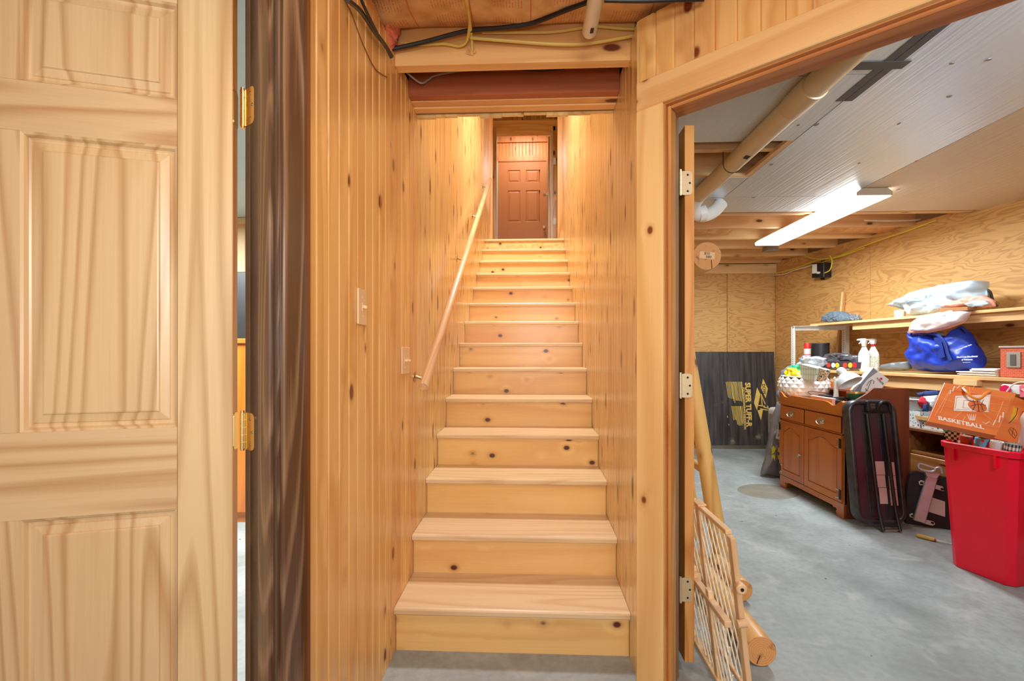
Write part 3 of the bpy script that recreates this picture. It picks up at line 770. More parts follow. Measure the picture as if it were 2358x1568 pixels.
lathe('tube', [(.021, .001), (.024, 0), (.025, .002), (.025, 1.6), (.022, 1.6), (.021, .004)], pvc, pipe, M_, 28)
box('barcode', -.006, .006, .0252, .0256, .03, .055, black_pl, pipe, M_ @ Matrix.Rotation(math.radians(188), 4, 'Z'))
spl = []
for k in range(26):
    p = c3([(880, 365)], 1.798)[0]; a_ = R.uniform(0, 2 * PI); l_ = R.uniform(.008, .03)
    spl.append(sweepv([p, p + Vector((math.cos(a_) * l_, -.012, abs(math.sin(a_)) * l_ * 1.2))], [.0022, .0004], 4))
sp_ = multi('splinters', spl, joist(), ceil); sp_['kind'] = 'stuff'

# ============================================================ STOREROOM, BIG THINGS
# ceiling tube light
tl = root('tube_light', (2.335, 3.9, CZ), 'long lit fluorescent ceiling fixture with white lens', 'light')
fx0, fx1, fy0, fy1, fz = 2.22, 2.45, 3.19, 4.62, 2.262
prism('housing', [(fx0, fz + .006), (fx0, fz + .03), (fx0 + .03, CZ - .024), (fx1 - .03, CZ - .024), (fx1, fz + .03), (fx1, fz + .006)], fy0, fy0 + .012, plain('beige_metal', rgb(190, 172, 150), .4, .2), tl, bevel=.001)
prism('housing', [(fx0, fz + .006), (fx0, fz + .03), (fx0 + .03, CZ - .024), (fx1 - .03, CZ - .024), (fx1, fz + .03), (fx1, fz + .006)], fy1 - .012, fy1, white_paint, tl, bevel=.001)
box('tray', fx0 + .03, fx1 - .03, fy0 + .012, fy1 - .012, CZ - .035, CZ - .0245, white_paint, tl)
lensm = plain('lit_lens', rgb(250, 250, 250), .5, var=0, emit=5.0)
prism('lens', [(fx0, fz + .006), (fx0 + .004, fz), (fx1 - .004, fz), (fx1, fz + .006), (fx1, fz + .028), (fx1 - .028, CZ - .036), (fx0 + .028, CZ - .036), (fx0, fz + .028)], fy0 + .0125, fy1 - .0125, lensm, tl)

# drain pipe
dpv = plain('beige_pvc', rgb(222, 196, 152), .35, var=.04, coat=.2)
dp = root('drain_pipe', (1.145, 2.2, 2.25), 'thick beige drain pipe hung below the storeroom ceiling', 'pipe')
MP = basis((1.145, .8, 2.27), (1, 0, 0), (0, 0, -1), (0, 1, 0))
lathe('straight', [(0, 0), (.05, 0), (.05, 2.35), (0, 2.35)], dpv, dp, MP, 32)
lathe('coupling', [(.05, 1.08), (.056, 1.082), (.056, 1.24), (.052, 1.25), (.05, 1.25)], dpv, dp, MP, 32)
wp = plain('white_drain_pvc', rgb(236, 234, 230), .35, var=.02)
pe = atY(1650, 484, 3.35)
tube('elbow', curvepts([(1.145, 3.14, 2.27), (1.145, 3.25, 2.24), (1.18, 3.33, 2.205), (1.26, 3.38, 2.20), (1.34, 3.40, 2.235), (1.40, 3.41, 2.30)], 6), .047, wp, dp, seg=24)
lathe('collar', [(.045, 0), (.056, 0), (.056, .05), (.045, .05)], wp, dp, Matrix.Translation((1.21, 3.35, 2.20)) @ Matrix.Rotation(math.radians(78), 4, 'Y'), 24)
for yy in (2.64, 1.3):
    tube('hanger', [(1.093, yy, CZ)] + [(1.145 - .052 * math.cos(q * PI / 8), yy, 2.27 - .052 * math.sin(q * PI / 8)) for q in range(9)] + [(1.197, yy, CZ)], .002, dark_steel, dp, seg=6)
box('barcode', -.012, .012, -.0505, -.0503, 1.62, 1.66, black_pl, dp, MP @ Matrix.Rotation(math.radians(180 + 15), 4, 'Z'))

# round logs
def logobj(name, p, q, r0, r1, label, cat='log', group=None, cap=None):
    d = Vector(q) - Vector(p); L = d.length
    M = Matrix.Translation(p) @ d.to_track_quat('Z', 'Y').to_matrix().to_4x4()
    prof = [(r0 * .97, 0), (r0, .006)]
    for k in range(1, 10): prof.append((r0 + (r1 - r0) * k / 10 + R.uniform(-.0015, .0015), L * k / 10))
    prof += [(r1, L - .006), (r1 * .97, L)]
    r = root(name, p, label, cat, group)
    V = []; F = []; seg = 26
    for i, (rr, z) in enumerate(prof):
        for k in range(seg):
            a = 2 * PI * k / seg; f = 1 + .025 * math.sin(3 * a + z * 2) + .012 * math.sin(5 * a)
            V.append((rr * f * math.cos(a), rr * f * math.sin(a), z))
    for i in range(len(prof) - 1):
        for k in range(seg):
            a, b = i * seg + k, i * seg + (k + 1) % seg; F.append((a, b, b + seg, a + seg))
    F.append(tuple(len(V) - seg + k for k in range(seg)))
    mesh('bark', V, F, log_m('Z'), r, M, True)
    ring = [(0, -.001), (r0 * .98, -.001), (r0 * .98, .004), (0, .004)]
    lathe('cut_end', ring, END, r, M, 26)
    return r, M
def endgrain():
    nt = NT('log_end_grain'); tc = nt.n('ShaderNodeTexCoord')
    w = nt.n('ShaderNodeTexWave', wave_type='RINGS', rings_direction='Z', inp={0: tc.outputs['Object'], 'Scale': 38., 'Distortion': 1.4, 'Detail': 2, 'Detail Scale': 6.}).outputs['Fac']
    n_ = nt.n('ShaderNodeTexNoise', inp={0: tc.outputs['Object'], 'Scale': 22., 'Detail': 5}).outputs[0]
    col = nt.mix(nt.math('MULTIPLY', w, .45), rgb(222, 158, 96), rgb(188, 118, 62))
    col = nt.mix(nt.math('MULTIPLY', nt.math('SUBTRACT', n_, .56, clamp=True), 5, clamp=True), col, rgb(120, 66, 34))
    return principled(nt, col, .7, bump=w, bstr=.1)
END = endgrain()
crk = plain('dark_crack', rgb(60, 32, 18), .9)
pa = at(1753, 1509, 1.735); r_ = .055
lg, M_ = logobj('log', (pa.x, pa.y, .0575), (pa.x + .03, pa.y + 1.5, .057), .056, .052, 'peeled log on the concrete floor with its end nearest the camera')
mesh('crack', boxv(0, .035, -.0015, .0015, -.0018, .001), BF, crk, lg, M_ @ Matrix.Rotation(math.radians(-70), 4, 'Z') @ Matrix.Translation((.015, 0, 0)))
pb = at(1706, 1357, 2.19)
lg, M_ = logobj('log', (pb.x + .004, pb.y, .054), (pb.x - .0, pb.y + .29, .054), .052, .05, 'short peeled log on the floor beside the foot of the log ladder')
# rack arms fixed to the wall carry two logs near the ceiling
rk = root('log_rack', (.55, 4.4, 1.6), 'timber rack arms on the wall carrying two logs near the ceiling', 'rack')
for y in (4.05, 5.2): box('arm', .549, 1.30, y, y + .04, 1.70, 1.778, joist_pale('X'), rk, bevel=.002)
pc = at(1628, 591, 3.2)
lg, M_ = logobj('log', (pc.x, pc.y, 1.778 + .1), (pc.x, 5.6, 1.878), .099, .095, 'thick log stored under the ceiling with a paper price note on its end')
box('price_note', -.052, .052, -.0035, -.0015, -.024, .024, plain('masking_tape', rgb(236, 190, 140), .7, var=.03), lg, basis((pc.x + .0, pc.y, 1.882), (1, 0, -.09), (0, 1, 0), (.09, 0, 1)))
inkm = plain('black_ink', rgb(50, 34, 28), .8)
text('writing', '$50\n  080', .026, inkm, lg, basis((pc.x - .022, pc.y - .0042, 1.888), (1, 0, -.09), (0, 1, 0), (.09, 0, 1)))
mesh('crack', boxv(-.002, .002, -.0035, .001, -.09, -.03), BF, crk, lg, basis((pc.x + .02, pc.y, 1.878), (1, 0, 0), (0, 1, 0), (-.15, 0, 1)))
pd_ = at(1599, 640, 3.75)
lg, M_ = logobj('log', (1.045, pd_.y, 1.778 + .078), (1.03, 5.7, 1.855), .078, .075, 'lower log beside the labelled one, mostly hidden by the door edge')

# log ladder
ld = root('log_ladder', (1.11, 2.57, 0), 'rustic ladder of peeled round poles leaning left against the log rack', 'ladder')
def pole(name, pts, rr, m=None):
    return tube(name, curvepts(pts, 4), rr, m or log_m('Z'), ld, seg=18)
def plerp(y, t): return Vector((1.075 + .0, y, 0)).lerp(Vector((.79, y + .08, 1.95)), t)
def pol(y):
    P = [plerp(y, t) for t in (0.0, .03, .3, .6, 1)]; P[0].z = .006
    n_ = len(curvepts(P, 4)); rr = [.053 - .02 * i / (n_ - 1) for i in range(n_)]; rr[0] = .034; rr[1] = .044
    pole('pole', P, rr)
pol(2.60); pol(3.02)
for z in (.22, .52, .84, 1.16, 1.48):
    t = z / 1.95; p = plerp(2.60, t); q_ = plerp(3.02, t)
    tube('rung', [p, q_], .024, log_m('Y'), ld, seg=12)

# baby gate leaning on the storeroom door leaf
gt = root('safety_gate', (.80, 1.62, 0), 'folding wooden safety gate with white lattice leaning by the open door edge', 'gate')
g0 = Vector((.752, 1.56, 0)); lean = Vector((-.062, 0, .56)).normalized()
MG = basis(g0, (0, 1, 0), Vector((0, 1, 0)).cross(Vector(lean)) * -1, lean)   # local x = depth, z = up the lean
MG = basis(g0, (0, 1, 0), lean.cross(Vector((0, 1, 0))), lean)
# local y = z cross x
GH = .575
def gbox(name, x0, x1, y0, y1, z0, z1, ax='Z'): return box(name, x0, x1, y0, y1, z0, z1, gate_m(ax), gt, MG, bevel=.002)
gbox('stile', .0, .032, 0, .018, 0, GH)
gbox('stile', .30, .332, 0, .018, 0.03, GH)
gbox('stile', .62, .652, 0, .018, 0, GH)
gbox('rail', .033, .62, -.002, .02, GH, GH + .016, 'X')
gbox('rail', .034, .30, .003, .016, .03, .05, 'X')
gbox('clip', .27, .34, -.008, .026, GH + .0165, GH + .024, 'X')
# second sliding panel, on the left (smaller local y is to the right) 
gbox('stile', .12, .15, .055, .073, .02, .34)
gbox('stile', .60, .63, .055, .073, .02, .34)
gbox('rail', -.02, .28, .052, .076, .29, .312, 'X')
gbox('rail', .29, .70, .052, .076, .33, .35, 'X')
gbox('rail', -.0, .70, .05, .08, .0, .022, 'X')
gbox('latch_bar', .27, .42, .045, .082, .312, .330, 'X')
lathe('bumper', [(0, 0), (.016, 0), (.018, .004), (.018, .022), (.014, .026), (0, .026)], gate_m('Z'), gt, MG @ Matrix.Translation((.0, .009, .415)) @ Matrix.Rotation(-PI / 2, 4, 'Y'), 18)
lathe('bumper_hole', [(0, 0), (.006, 0), (.006, .001), (0, .001)], dark_steel, gt, MG @ Matrix.Translation((-.0262, .009, .415)) @ Matrix.Rotation(-PI / 2, 4, 'Y'), 12)
lathe('peg', [(0, 0), (.013, 0), (.013, .03), (0, .032)], gate_m('Z'), gt, MG @ Matrix.Translation((-.018, .035, .30)) @ Matrix.Rotation(PI / 2, 4, 'X'), 14)
strap = plain('white_lattice', rgb(250, 238, 212), .4, var=.02)
def lattice(x0, x1, z0, z1, y, step, n0=0):
    """two layers of slanted strands clipped to the rectangle"""
    hgt = z1 - z0; run = hgt * .42
    for sgn in (1, -1):
        x = x0 - run
        while x < x1:
            a = [x, z0]; b = [x + run, z1]
            if sgn < 0: a, b = [x, z1], [x + run, z0]
            t0 = max(0, (x0 - a[0]) / run); t1 = min(1, (x1 - a[0]) / run)
            if t1 - t0 > .12:
                P = [Vector((a[0] + (b[0] - a[0]) * t, y + sgn * .003, a[1] + (b[1] - a[1]) * t)) for t in (t0, t1)]
                tube('strand', P, .0026, strap, gt, MG, 5)
            x += step
lattice(.033, .30, .05, GH, .009, .045)
lattice(.333, .62, .05, GH, .009, .05)
lattice(-.0, .28, .023, .29, .064, .04)
lattice(.30, .68, .023, .33, .064, .05)

# black foam board leaning on the back wall
fb = root('foam_board', (2.3, 5.8, 0), 'black foam insulation board with yellow lettering leaning on the back plywood wall', 'board')
th = .05; xr_ = atY(1786, 925, 5.86).x
MB = Matrix.Translation((0, 5.80, .052)) @ Matrix.Rotation(math.radians(-4.6), 4, 'X')
def boardm():
    nt = NT('black_facer'); tc = nt.n('ShaderNodeTexCoord')
    a = nt.n('ShaderNodeTexNoise', inp={0: tc.outputs['Object'], 'Scale': 5., 'Detail': 10, 'Roughness': .7}).outputs[0]
    b = nt.n('ShaderNodeTexNoise', inp={0: nt.n('ShaderNodeMapping', inp={0: tc.outputs['Object'], 3: (9, 1, .7)}).outputs[0], 'Scale': 3., 'Detail': 3}).outputs[0]
    col = nt.ramp(b, [(.35, rgb(38, 33, 32)), (.7, rgb(78, 68, 64))])
    col = nt.mix(nt.math('MULTIPLY', nt.math('SUBTRACT', a, .6, clamp=True), 5, clamp=True), col, rgb(176, 160, 140))
    return principled(nt, col, .5)
bmx = boardm()
box('panel', xr_ - 1.75, xr_, 0, th, 0, 1.17, bmx, fb, MB, bevel=.002)
ylw = plain('yellow_print', rgb(226, 190, 92), .6, var=.05)
def bpos(x, y):
    """board-plane coordinates of a photo pixel"""
    n_ = MB.to_3x3() @ Vector((0, -1, 0)); o_ = MB @ Vector((0, 0, 0)); r = ray(x, y)
    t = (o_ - CAMP).dot(n_) / r.dot(n_); v = MB.inverted() @ (CAMP + r * t); return v.x, v.z
# lettering reads downward: local x of text -> board -z
def vtext(s, px_, py_, size, sx=1.0, bold=0):
    x, z = bpos(px_, py_)
    M = MB @ basis((x, -.0015, z), (0, 0, -1), (0, 1, 0), (1, 0, 0))
    text('lettering', s, size, ylw, fb, M, sx=sx, bold=bold)
vtext('SUPER TUFF-R', 1716, 881, .088, 1.0, .0035)
vtext('POLYISOCYANURATE INSULATION', 1710, 892, .034, .97, .0008)
def poly_px(name, pts, mat, y=-.0015, t=.0008, parent=fb):
    return prism(name, [bpos(*p) for p in pts], y - t, y, mat, parent, MB)
poly_px('logo', [(1757, 872), (1768, 895), (1763, 917), (1752, 893)], ylw)
x, z = bpos(1756, 884); text('lettering', 'DOW', .05, bmx, fb, MB @ basis((x - .008, -.0028, z), (0.09, 0, -1), (0, 1, 0), (1, 0, .09)), bold=.001)
poly_px('logo', [(1743, 892), (1751, 908), (1743, 945), (1736, 928)], ylw)
poly_px('logo', [(1744, 945), (1757, 942), (1752, 968)], ylw)
for a_, b_, c_, d_ in ((1752, 907, 1754, 935), (1752, 909, 1761, 931), (1746, 932, 1761, 934), (1758, 936, 1768, 938), (1766, 934, 1768, 942), (1750, 940, 1768, 943)):
    poly_px('logo', [(a_, b_), (a_ + 2.2, b_), (c_ + 2.2, d_), (c_, d_)] if abs(c_ - a_) < abs(d_ - b_) else [(a_, b_), (c_, d_), (c_, d_ + 2.5), (a_, b_ + 2.5)], ylw)
def rows(x0, x1, ya, yb, slant=6, step=3.4):
    x = x0; out = []
    while x < x1:
        e_ = yb - R.uniform(0, 7); L_ = []
        P = [bpos(x, ya), bpos(x + 1.2, ya), bpos(x + 1.2 + slant, e_), bpos(x + slant, e_)]
        out.append(P); x += step
    V = []; F = []
    for P in out:
        k = len(V); V += [(a, -.0024, b) for a, b in P]; F.append((k, k + 1, k + 2, k + 3))
    o = mesh('small_print', V, F, ylw, fb, MB); o['kind'] = 'stuff'
rows(1671, 1682, 879, 922); rows(1684, 1699, 879, 928, 5, 2.6); rows(1697, 1707, 879, 926, 5, 2.8); rows(1707, 1710, 879, 978, 10, 3)
rows(1684, 1691, 935, 968, 5, 2.8); rows(1693, 1705, 935, 980, 5, 2.6); rows(1705, 1709, 935, 978, 5, 3); rows(1674, 1677, 957, 968, 1, 3); rows(1677, 1679, 976, 984, 1, 3)
for P in ([(1782, 868), (1784, 868), (1791, 905), (1789, 905)], ): pass

# white louvred dehumidifier and plastic bag behind the cabinet
dh = root('dehumidifier', (2.5, 4.75, 0), 'pale grey louvred appliance half hidden behind the plastic bag', 'appliance')
gp = plain('pale_grey_plastic', rgb(206, 200, 188), .5, var=.03)
pdx = at(1783, 1000, 4.95)
prism('case', rrect(pdx.x, pdx.x + .36, 0.0, .60, .04, 4), pdx.y, pdx.y + .13, gp, dh, bevel=.006)
for k in range(16): box('louvre', pdx.x - .003, pdx.x + .002, pdx.y + .03, pdx.y + .11, .30 + k * .015, .306 + k * .015, plain('grey_louvre', rgb(130, 126, 118), .6) if k == 0 else bpy.data.materials['grey_louvre'], dh)
bgm = plain('smoky_film', rgb(122, 118, 122), .28, var=.3, scale=5, coat=.5)
pg0 = at(1790, 1090, 4.42)
MBG = frame((pg0.x, pg0.y, 0), (1, 0))
def bl(x, y, D=4.42):
    v = MBG.inverted() @ at(x, y, D); return (v.x, v.z)
fbg = root('plastic_bag', (pg0.x, pg0.y, 0), 'smoky plastic packaging bag with white and yellow print beside the wooden cabinet', 'bag')
blob('film', [bl(1790, 925), bl(1800, 925), bl(1812, 1000), bl(1815, 1080), bl(1808, 1100), (bl(1770, 1098)[0], .012), (bl(1752, 1090)[0], .02), bl(1760, 1070), bl(1770, 1020), bl(1776, 980)], .06, bgm, fbg, MBG, n=60, rings=8, wr=.35, ws=12, seed=9, fold=(90, 5, .004))
wpt = plain('white_print', rgb(232, 234, 238), .5, var=.02); ypt = plain('bright_yellow_print', rgb(238, 226, 30), .5, var=.02)
Mtx = MBG @ basis((bl(1795, 1010)[0] - .018, -.085, bl(1789, 1010)[1]), (.20, 0, 1), (0, 1, 0), (-1, 0, .20))
text('lettering', 'FEIK', .088, wpt, fbg, Mtx, bold=.004, sx=1.15)
prism('print_shape', [bl(1782, 1027), bl(1790, 1022), bl(1797, 1026), bl(1797, 1040), bl(1788, 1040), bl(1780, 1035)], -.084, -.082, ypt, fbg, MBG)
prism('print_shape', [bl(1768, 1030), bl(1772, 1022), bl(1776, 1030), bl(1774, 1038), bl(1768, 1042)], -.078, -.076, ypt, fbg, MBG)
prism('print_shape', [bl(1780, 1042), bl(1785, 1046), bl(1786, 1052), bl(1790, 1050), bl(1794, 1060), bl(1784, 1054), bl(1781, 1053)], -.084, -.082, ypt, fbg, MBG)
prism('print_shape', [bl(1769, 1042), bl(1775, 1044), bl(1774, 1056), bl(1771, 1048), bl(1767, 1052)], -.084, -.082, ypt, fbg, MBG)

# ============================================================ CABINET AND WHAT STANDS ON IT
CF = basis((2.26, 4.22, 0), (0, -1, 0), (1, 0, 0), (0, 0, 1))
cb = root('dry_sink_cabinet', (2.48, 3.8, 0), 'brown maple two door cabinet with scalloped tray top', 'cabinet')
CWd, CD = .84, .45
def crb(name, a, b, c, d, e_, f_, ax='Z', m=None, bevel=.0015, par=None): return box(name, a, b, c, d, e_, f_, (m or cab_m)(ax), par or cb, CF, bevel=bevel)
# sides: profile in depth/z, swept up to the rear
def side(x0, x1):
    prof = [(0, 0), (0, .838), (.02, .85), (.06, .845), (.10, .868), (.16, .905), (.20, .942), (.215, .944), (CD, .944), (CD, 0)]
    V = [(x0, y, z) for y, z in prof] + [(x1, y, z) for y, z in prof]; k = len(prof)
    F = [tuple(range(k)), tuple(range(k, 2 * k))[::-1]] + [(i, (i + 1) % k, k + (i + 1) % k, k + i) for i in range(k)]
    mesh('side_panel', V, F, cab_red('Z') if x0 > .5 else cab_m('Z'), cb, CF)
side(0, .018); side(CWd - .018, CWd)
crb('top', .018, CWd - .018, .0, CD - .02, .780, .799, 'X')
crb('back_panel', .018, CWd - .018, CD - .02, CD, .05, .944, 'X')
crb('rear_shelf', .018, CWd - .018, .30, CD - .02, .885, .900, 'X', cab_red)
lip = [(0, .757), (CWd, .757), (CWd, .838), (CWd - .02, .848), (CWd - .05, .832), (CWd - .08, .812), (CWd - .12, .808), (CWd - .16, .824), (CWd - .20, .832), (.20, .832), (.16, .824), (.12, .808), (.08, .812), (.05, .834), (.02, .852), (0, .846)]
prism('gallery_lip', [(x, z) for x, z in lip], -.012, .006, cab_m('X'), cb, CF, bevel=.0015)
crb('edge_moulding', -.004, CWd + .004, -.016, -.0125, .742, .757, 'X')
crb('face_rail', 0, CWd, -.002, .016, .733, .756, 'X'); crb('face_rail', 0, CWd, -.002, .016, .598, .612, 'X')
crb('face_stile', 0, .022, -.002, .016, .10, .733); crb('face_stile', CWd - .022, CWd, -.002, .016, .10, .733)
crb('face_stile', .365, .378, -.002, .016, .612, .733)
crb('floor_board', .018, CWd - .018, .016, CD - .02, .10, .115, 'X')
ap = [(0, 0), (.075, 0), (.085, .03), (.075, .045), (.09, .055), (.115, .05), (.125, .062), (CWd - .125, .062), (CWd - .115, .05), (CWd - .09, .055), (CWd - .075, .045), (CWd - .085, .03), (CWd - .075, 0), (CWd, 0), (CWd, .104), (0, .104)]
prism('apron', ap, -.006, .012, cab_m('X'), cb, CF)
pewter = plain('pewter', rgb(200, 190, 170), .3, 1.0)
def drawer(x0, x1):
    dr = crb('drawer', x0, x1, -.014, -.003, .615, .730, 'X', bevel=.004)
    xc = (x0 + x1) / 2; zc = .675
    prism('backplate', [(xc + dx * (.05 if s_ else .05), zc + dz) for s_, (dx, dz) in enumerate(((-1, .0), (-.7, .012), (-.75, .026), (-.3, .02), (0, .032), (.3, .02), (.75, .026), (.7, .012), (1, 0), (.7, -.016), (.3, -.012), (0, -.024), (-.3, -.012), (-.7, -.016)))], -.0165, -.0145, pewter, dr, CF)
    tube('bail_pull', curvepts([(xc - .033, -.018, zc + .006), (xc - .036, -.032, zc - .012), (xc, -.036, zc - .03), (xc + .036, -.032, zc - .012), (xc + .033, -.018, zc + .006)], 5), .0042, pewter, dr, CF, 8)
drawer(.024, .363); drawer(.380, CWd - .024)
def cdoor(x0, x1, hx, kx):
    z0, z1 = .113, .597
    d_ = crb('door', x0, x1, -.008, -.003, z0, z1)
    w = x1 - x0; fr = .052
    n_ = 14
    arch = []
    for i in range(n_ + 1):
        t = i / n_; x = x0 + fr + (w - 2 * fr) * t
        s_ = math.sin(PI * t) ; arch.append((x, z1 - .095 + .052 * (s_ ** 2.2)))
    outer = [(x0, z0), (x1, z0), (x1, z1), (x0, z1)]
    box('door_frame', x0, x0 + fr, -.018, -.008, z0, z1, cab_m('Z'), d_, CF, bevel=.002); box('door_frame', x1 - fr, x1, -.018, -.008, z0, z1, cab_m('Z'), d_, CF, bevel=.002)
    box('door_frame', x0 + fr, x1 - fr, -.018, -.008, z0, z0 + fr, cab_m('X'), d_, CF, bevel=.002)
    prism('arched_rail', arch + [(x1 - fr, z1), (x0 + fr, z1)], -.018, -.008, cab_m('X'), d_, CF)
    pan = [(x0 + fr + .008, z0 + fr + .008), (x1 - fr - .008, z0 + fr + .008)] + [(min(max(x, x0 + fr + .008), x1 - fr - .008), z - .008) for x, z in arch[::-1]]
    prism('raised_panel', pan, -.014, -.009, cab_m('Z'), d_, CF)
    return d_
dl = cdoor(.008, .372, 0, 0); dr_ = cdoor(.378, CWd - .008, 0, 0)
lathe('knob', [(0, 0), (.007, 0), (.006, .01), (.014, .016), (.013, .024), (0, .028)], pewter, dl, CF @ basis((.335, -.018, .345), (1, 0, 0), (0, 0, 1), (0, -1, 0)), 16)
dkb = plain('dark_bronze', rgb(54, 46, 40), .4, .8)
for (hx, par) in ((.008, dl), (CWd - .008, dr_)):
    for hz in (.54, .17):
        s_ = 1 if hx < .1 else -1
        hg = box('hinge', min(hx, hx + s_ * .024), max(hx, hx + s_ * .024), -.0225, -.0185, hz - .035, hz + .035, dkb, par, CF, bevel=.001)
        prism('strap', [(hx + s_ * .024, hz + .033), (hx + s_ * .06, hz + .036), (hx + s_ * .055, hz + .026), (hx + s_ * .024, hz + .022)], -.022, -.0187, pewter, hg, CF)
        prism('strap', [(hx + s_ * .024, hz - .033), (hx + s_ * .06, hz - .036), (hx + s_ * .055, hz - .026), (hx + s_ * .024, hz - .022)], -.022, -.0187, pewter, hg, CF)

TZ = .80
def onc(lx, ly): v = CF @ Vector((lx, ly, 0)); return v.x, v.y
def clx(px_, ly):  # local x on the cabinet for a pixel column at depth ly
    r = ray(px_, 815); X = 2.26 + ly; return 4.22 - r.y / r.x * X
# white faceted planter
bx, by = onc(clx(1850, .20), .20)
wb = root('faceted_basket', (bx, by, TZ), 'white faceted diamond pattern bowl on the cabinet holding gift wrap', 'bowl')
V = []; F = []; seg = 18; lv = 7
prof = [(.120, 0), (.147, .022), (.161, .05), (.166, .078), (.163, .106), (.156, .132), (.148, .152)]
V.append((0, 0, 0))
prof = [(r_ * 1.2, z * 1.24) for r_, z in prof]
for i, (r_, z) in enumerate(prof):
    for k in range(seg):
        a = 2 * PI * (k + (i % 2) * .5) / seg
        V.append((r_ * math.cos(a), r_ * math.sin(a), z))
base = 1
# pyramids: lift the centre of each diamond
for i in range(lv - 2):
    for k in range(seg):
        if i % 2 == 0: l_, r2 = k, k; lo_ = base + i * seg + k; hi_ = base + (i + 2) * seg + k; lf = base + (i + 1) * seg + (k - 1) % seg; rt_ = base + (i + 1) * seg + k
        else: lo_ = base + i * seg + k; hi_ = base + (i + 2) * seg + k; lf = base + (i + 1) * seg + k; rt_ = base + (i + 1) * seg + (k + 1) % seg
        c = (Vector(V[lo_]) + Vector(V[hi_]) + Vector(V[lf]) + Vector(V[rt_])) / 4
        o_ = Vector((c.x, c.y, 0)).normalized() * .012; V.append(tuple(c + o_)); m_ = len(V) - 1
        F += [(lo_, rt_, m_), (rt_, hi_, m_), (hi_, lf, m_), (lf, lo_, m_)]
for k in range(seg):
    F.append((base + k, base + (k + 1) % seg, base + seg + k)); F.append((0, base + (k + 1) % seg, base + k))
    t_ = base + (lv - 1) * seg; F.append((t_ + k, t_ + (k + 1) % seg, t_ - seg + (k + 1) % seg))
glz = plain('white_glaze', rgb(238, 234, 228), .25, var=.02, coat=.3)
bo = mesh('bowl', V, F, glz, wb, Matrix.Translation((bx, by, TZ)))
lathe('rim', [(.165, .186), (.179, .186), (.178, .193), (.167, .193)], glz, wb, Matrix.Translation((bx, by, TZ)), 52)
lathe('inner_floor', [(0, .125), (.165, .131), (.165, .125)], glz, wb, Matrix.Translation((bx, by, TZ)), 26)
def cpx(x, y, ly):   # (lx, z) on plane ly of the cabinet
    X = 2.26 + ly; r = ray(x, y); t = X / r.x; return 4.22 - r.y * t, H + r.z * t
def cblob(name, pts, ly, T, mat, lab, cat, **kw):
    M = CF @ Matrix.Translation((0, ly, 0)); P = [cpx(x, y, ly) for x, y in pts]
    o = blob(name, P, T, mat, None, M, **kw)
    if lab: tag(o, lab, cat)
    return o
def patterned(name, base, specks, sc=60, thr=.32, rough=.6, coat=0):
    nt = NT(name); tc = nt.n('ShaderNodeTexCoord')
    v = nt.n('ShaderNodeTexVoronoi', inp={0: tc.outputs['Object'], 'Scale': float(sc)})
    n_ = nt.n('ShaderNodeTexNoise', inp={0: tc.outputs['Object'], 'Scale': sc * .4, 'Detail': 3}).outputs[0]
    col = base
    st_ = [(i / len(specks), c) for i, c in enumerate(specks)]
    pick = nt.n('ShaderNodeValToRGB', inp={0: nt.n('ShaderNodeSeparateXYZ', inp={0: v.outputs['Color']}).outputs[0]}); cr = pick.color_ramp; cr.interpolation = 'CONSTANT'
    while len(cr.elements) < len(specks): cr.elements.new(.5)
    for e_, (p_, c_) in zip(cr.elements, st_): e_.position = p_; e_.color = c_
    m = nt.math('LESS_THAN', nt.math('ADD', v.outputs['Distance'], nt.math('MULTIPLY', nt.math('SUBTRACT', n_, .5), .5)), thr)
    col = nt.mix(m, base, pick.outputs[0])
    return principled(nt, col, rough, coat=coat)
def clearm(name, tint, alpha, rough=.2):
    return plain(name, tint, rough, var=.1, scale=30, alpha=alpha, coat=.5)
cl = clearm('clear_film', rgb(215, 220, 228), .55)
cblob('gift_wrap', [(1812, 872), (1814, 852), (1822, 846), (1834, 852), (1846, 858), (1852, 872)], .12, .05, patterned('yellow_wrap', rgb(232, 204, 30), [rgb(180, 120, 10), rgb(90, 60, 10)], 60, .22, .4, .4), 'crumpled yellow printed wrap standing in the white faceted bowl', 'wrapping', n=40, wr=.7, ws=22, seed=3)
cblob('gift_wrap', [(1824, 852), (1822, 842), (1832, 840), (1842, 842), (1850, 840), (1851, 858), (1840, 860)], .18, .04, plain('teal_wrap', rgb(30, 176, 140), .35, var=.3, coat=.5), 'crumpled teal wrap behind the yellow wrap in the white bowl', 'wrapping', n=40, wr=.9, ws=26, seed=5)
def plaidm():
    nt = NT('plaid_print'); tc = nt.n('ShaderNodeTexCoord'); s_ = nt.n('ShaderNodeSeparateXYZ', inp={0: tc.outputs['Object']})
    def band(o_, sc, w): return nt.math('LESS_THAN', nt.math('FRACT', nt.math('MULTIPLY', o_, sc)), w)
    col = nt.mix(nt.math('MULTIPLY', band(s_.outputs[0], 30., .4), .4), rgb(226, 230, 214), rgb(150, 190, 165))
    col = nt.mix(nt.math('MULTIPLY', band(s_.outputs[2], 22., .35), .4), col, rgb(150, 190, 165))
    col = nt.mix(nt.math('MULTIPLY', band(s_.outputs[0], 30., .06), .8), col, rgb(110, 140, 125))
    return principled(nt, col, .6)
ga = cpx(1853, 872, .14); gb = cpx(1886, 878, .14); gc = cpx(1892, 848, .14); gd = cpx(1854, 838, .14)
pb_ = prism('plaid_gift_box', [ga, gb, gc, gd], .10, .17, plaidm(), None, CF); tag(pb_, 'green and white plaid gift box standing in the white faceted bowl', 'box')
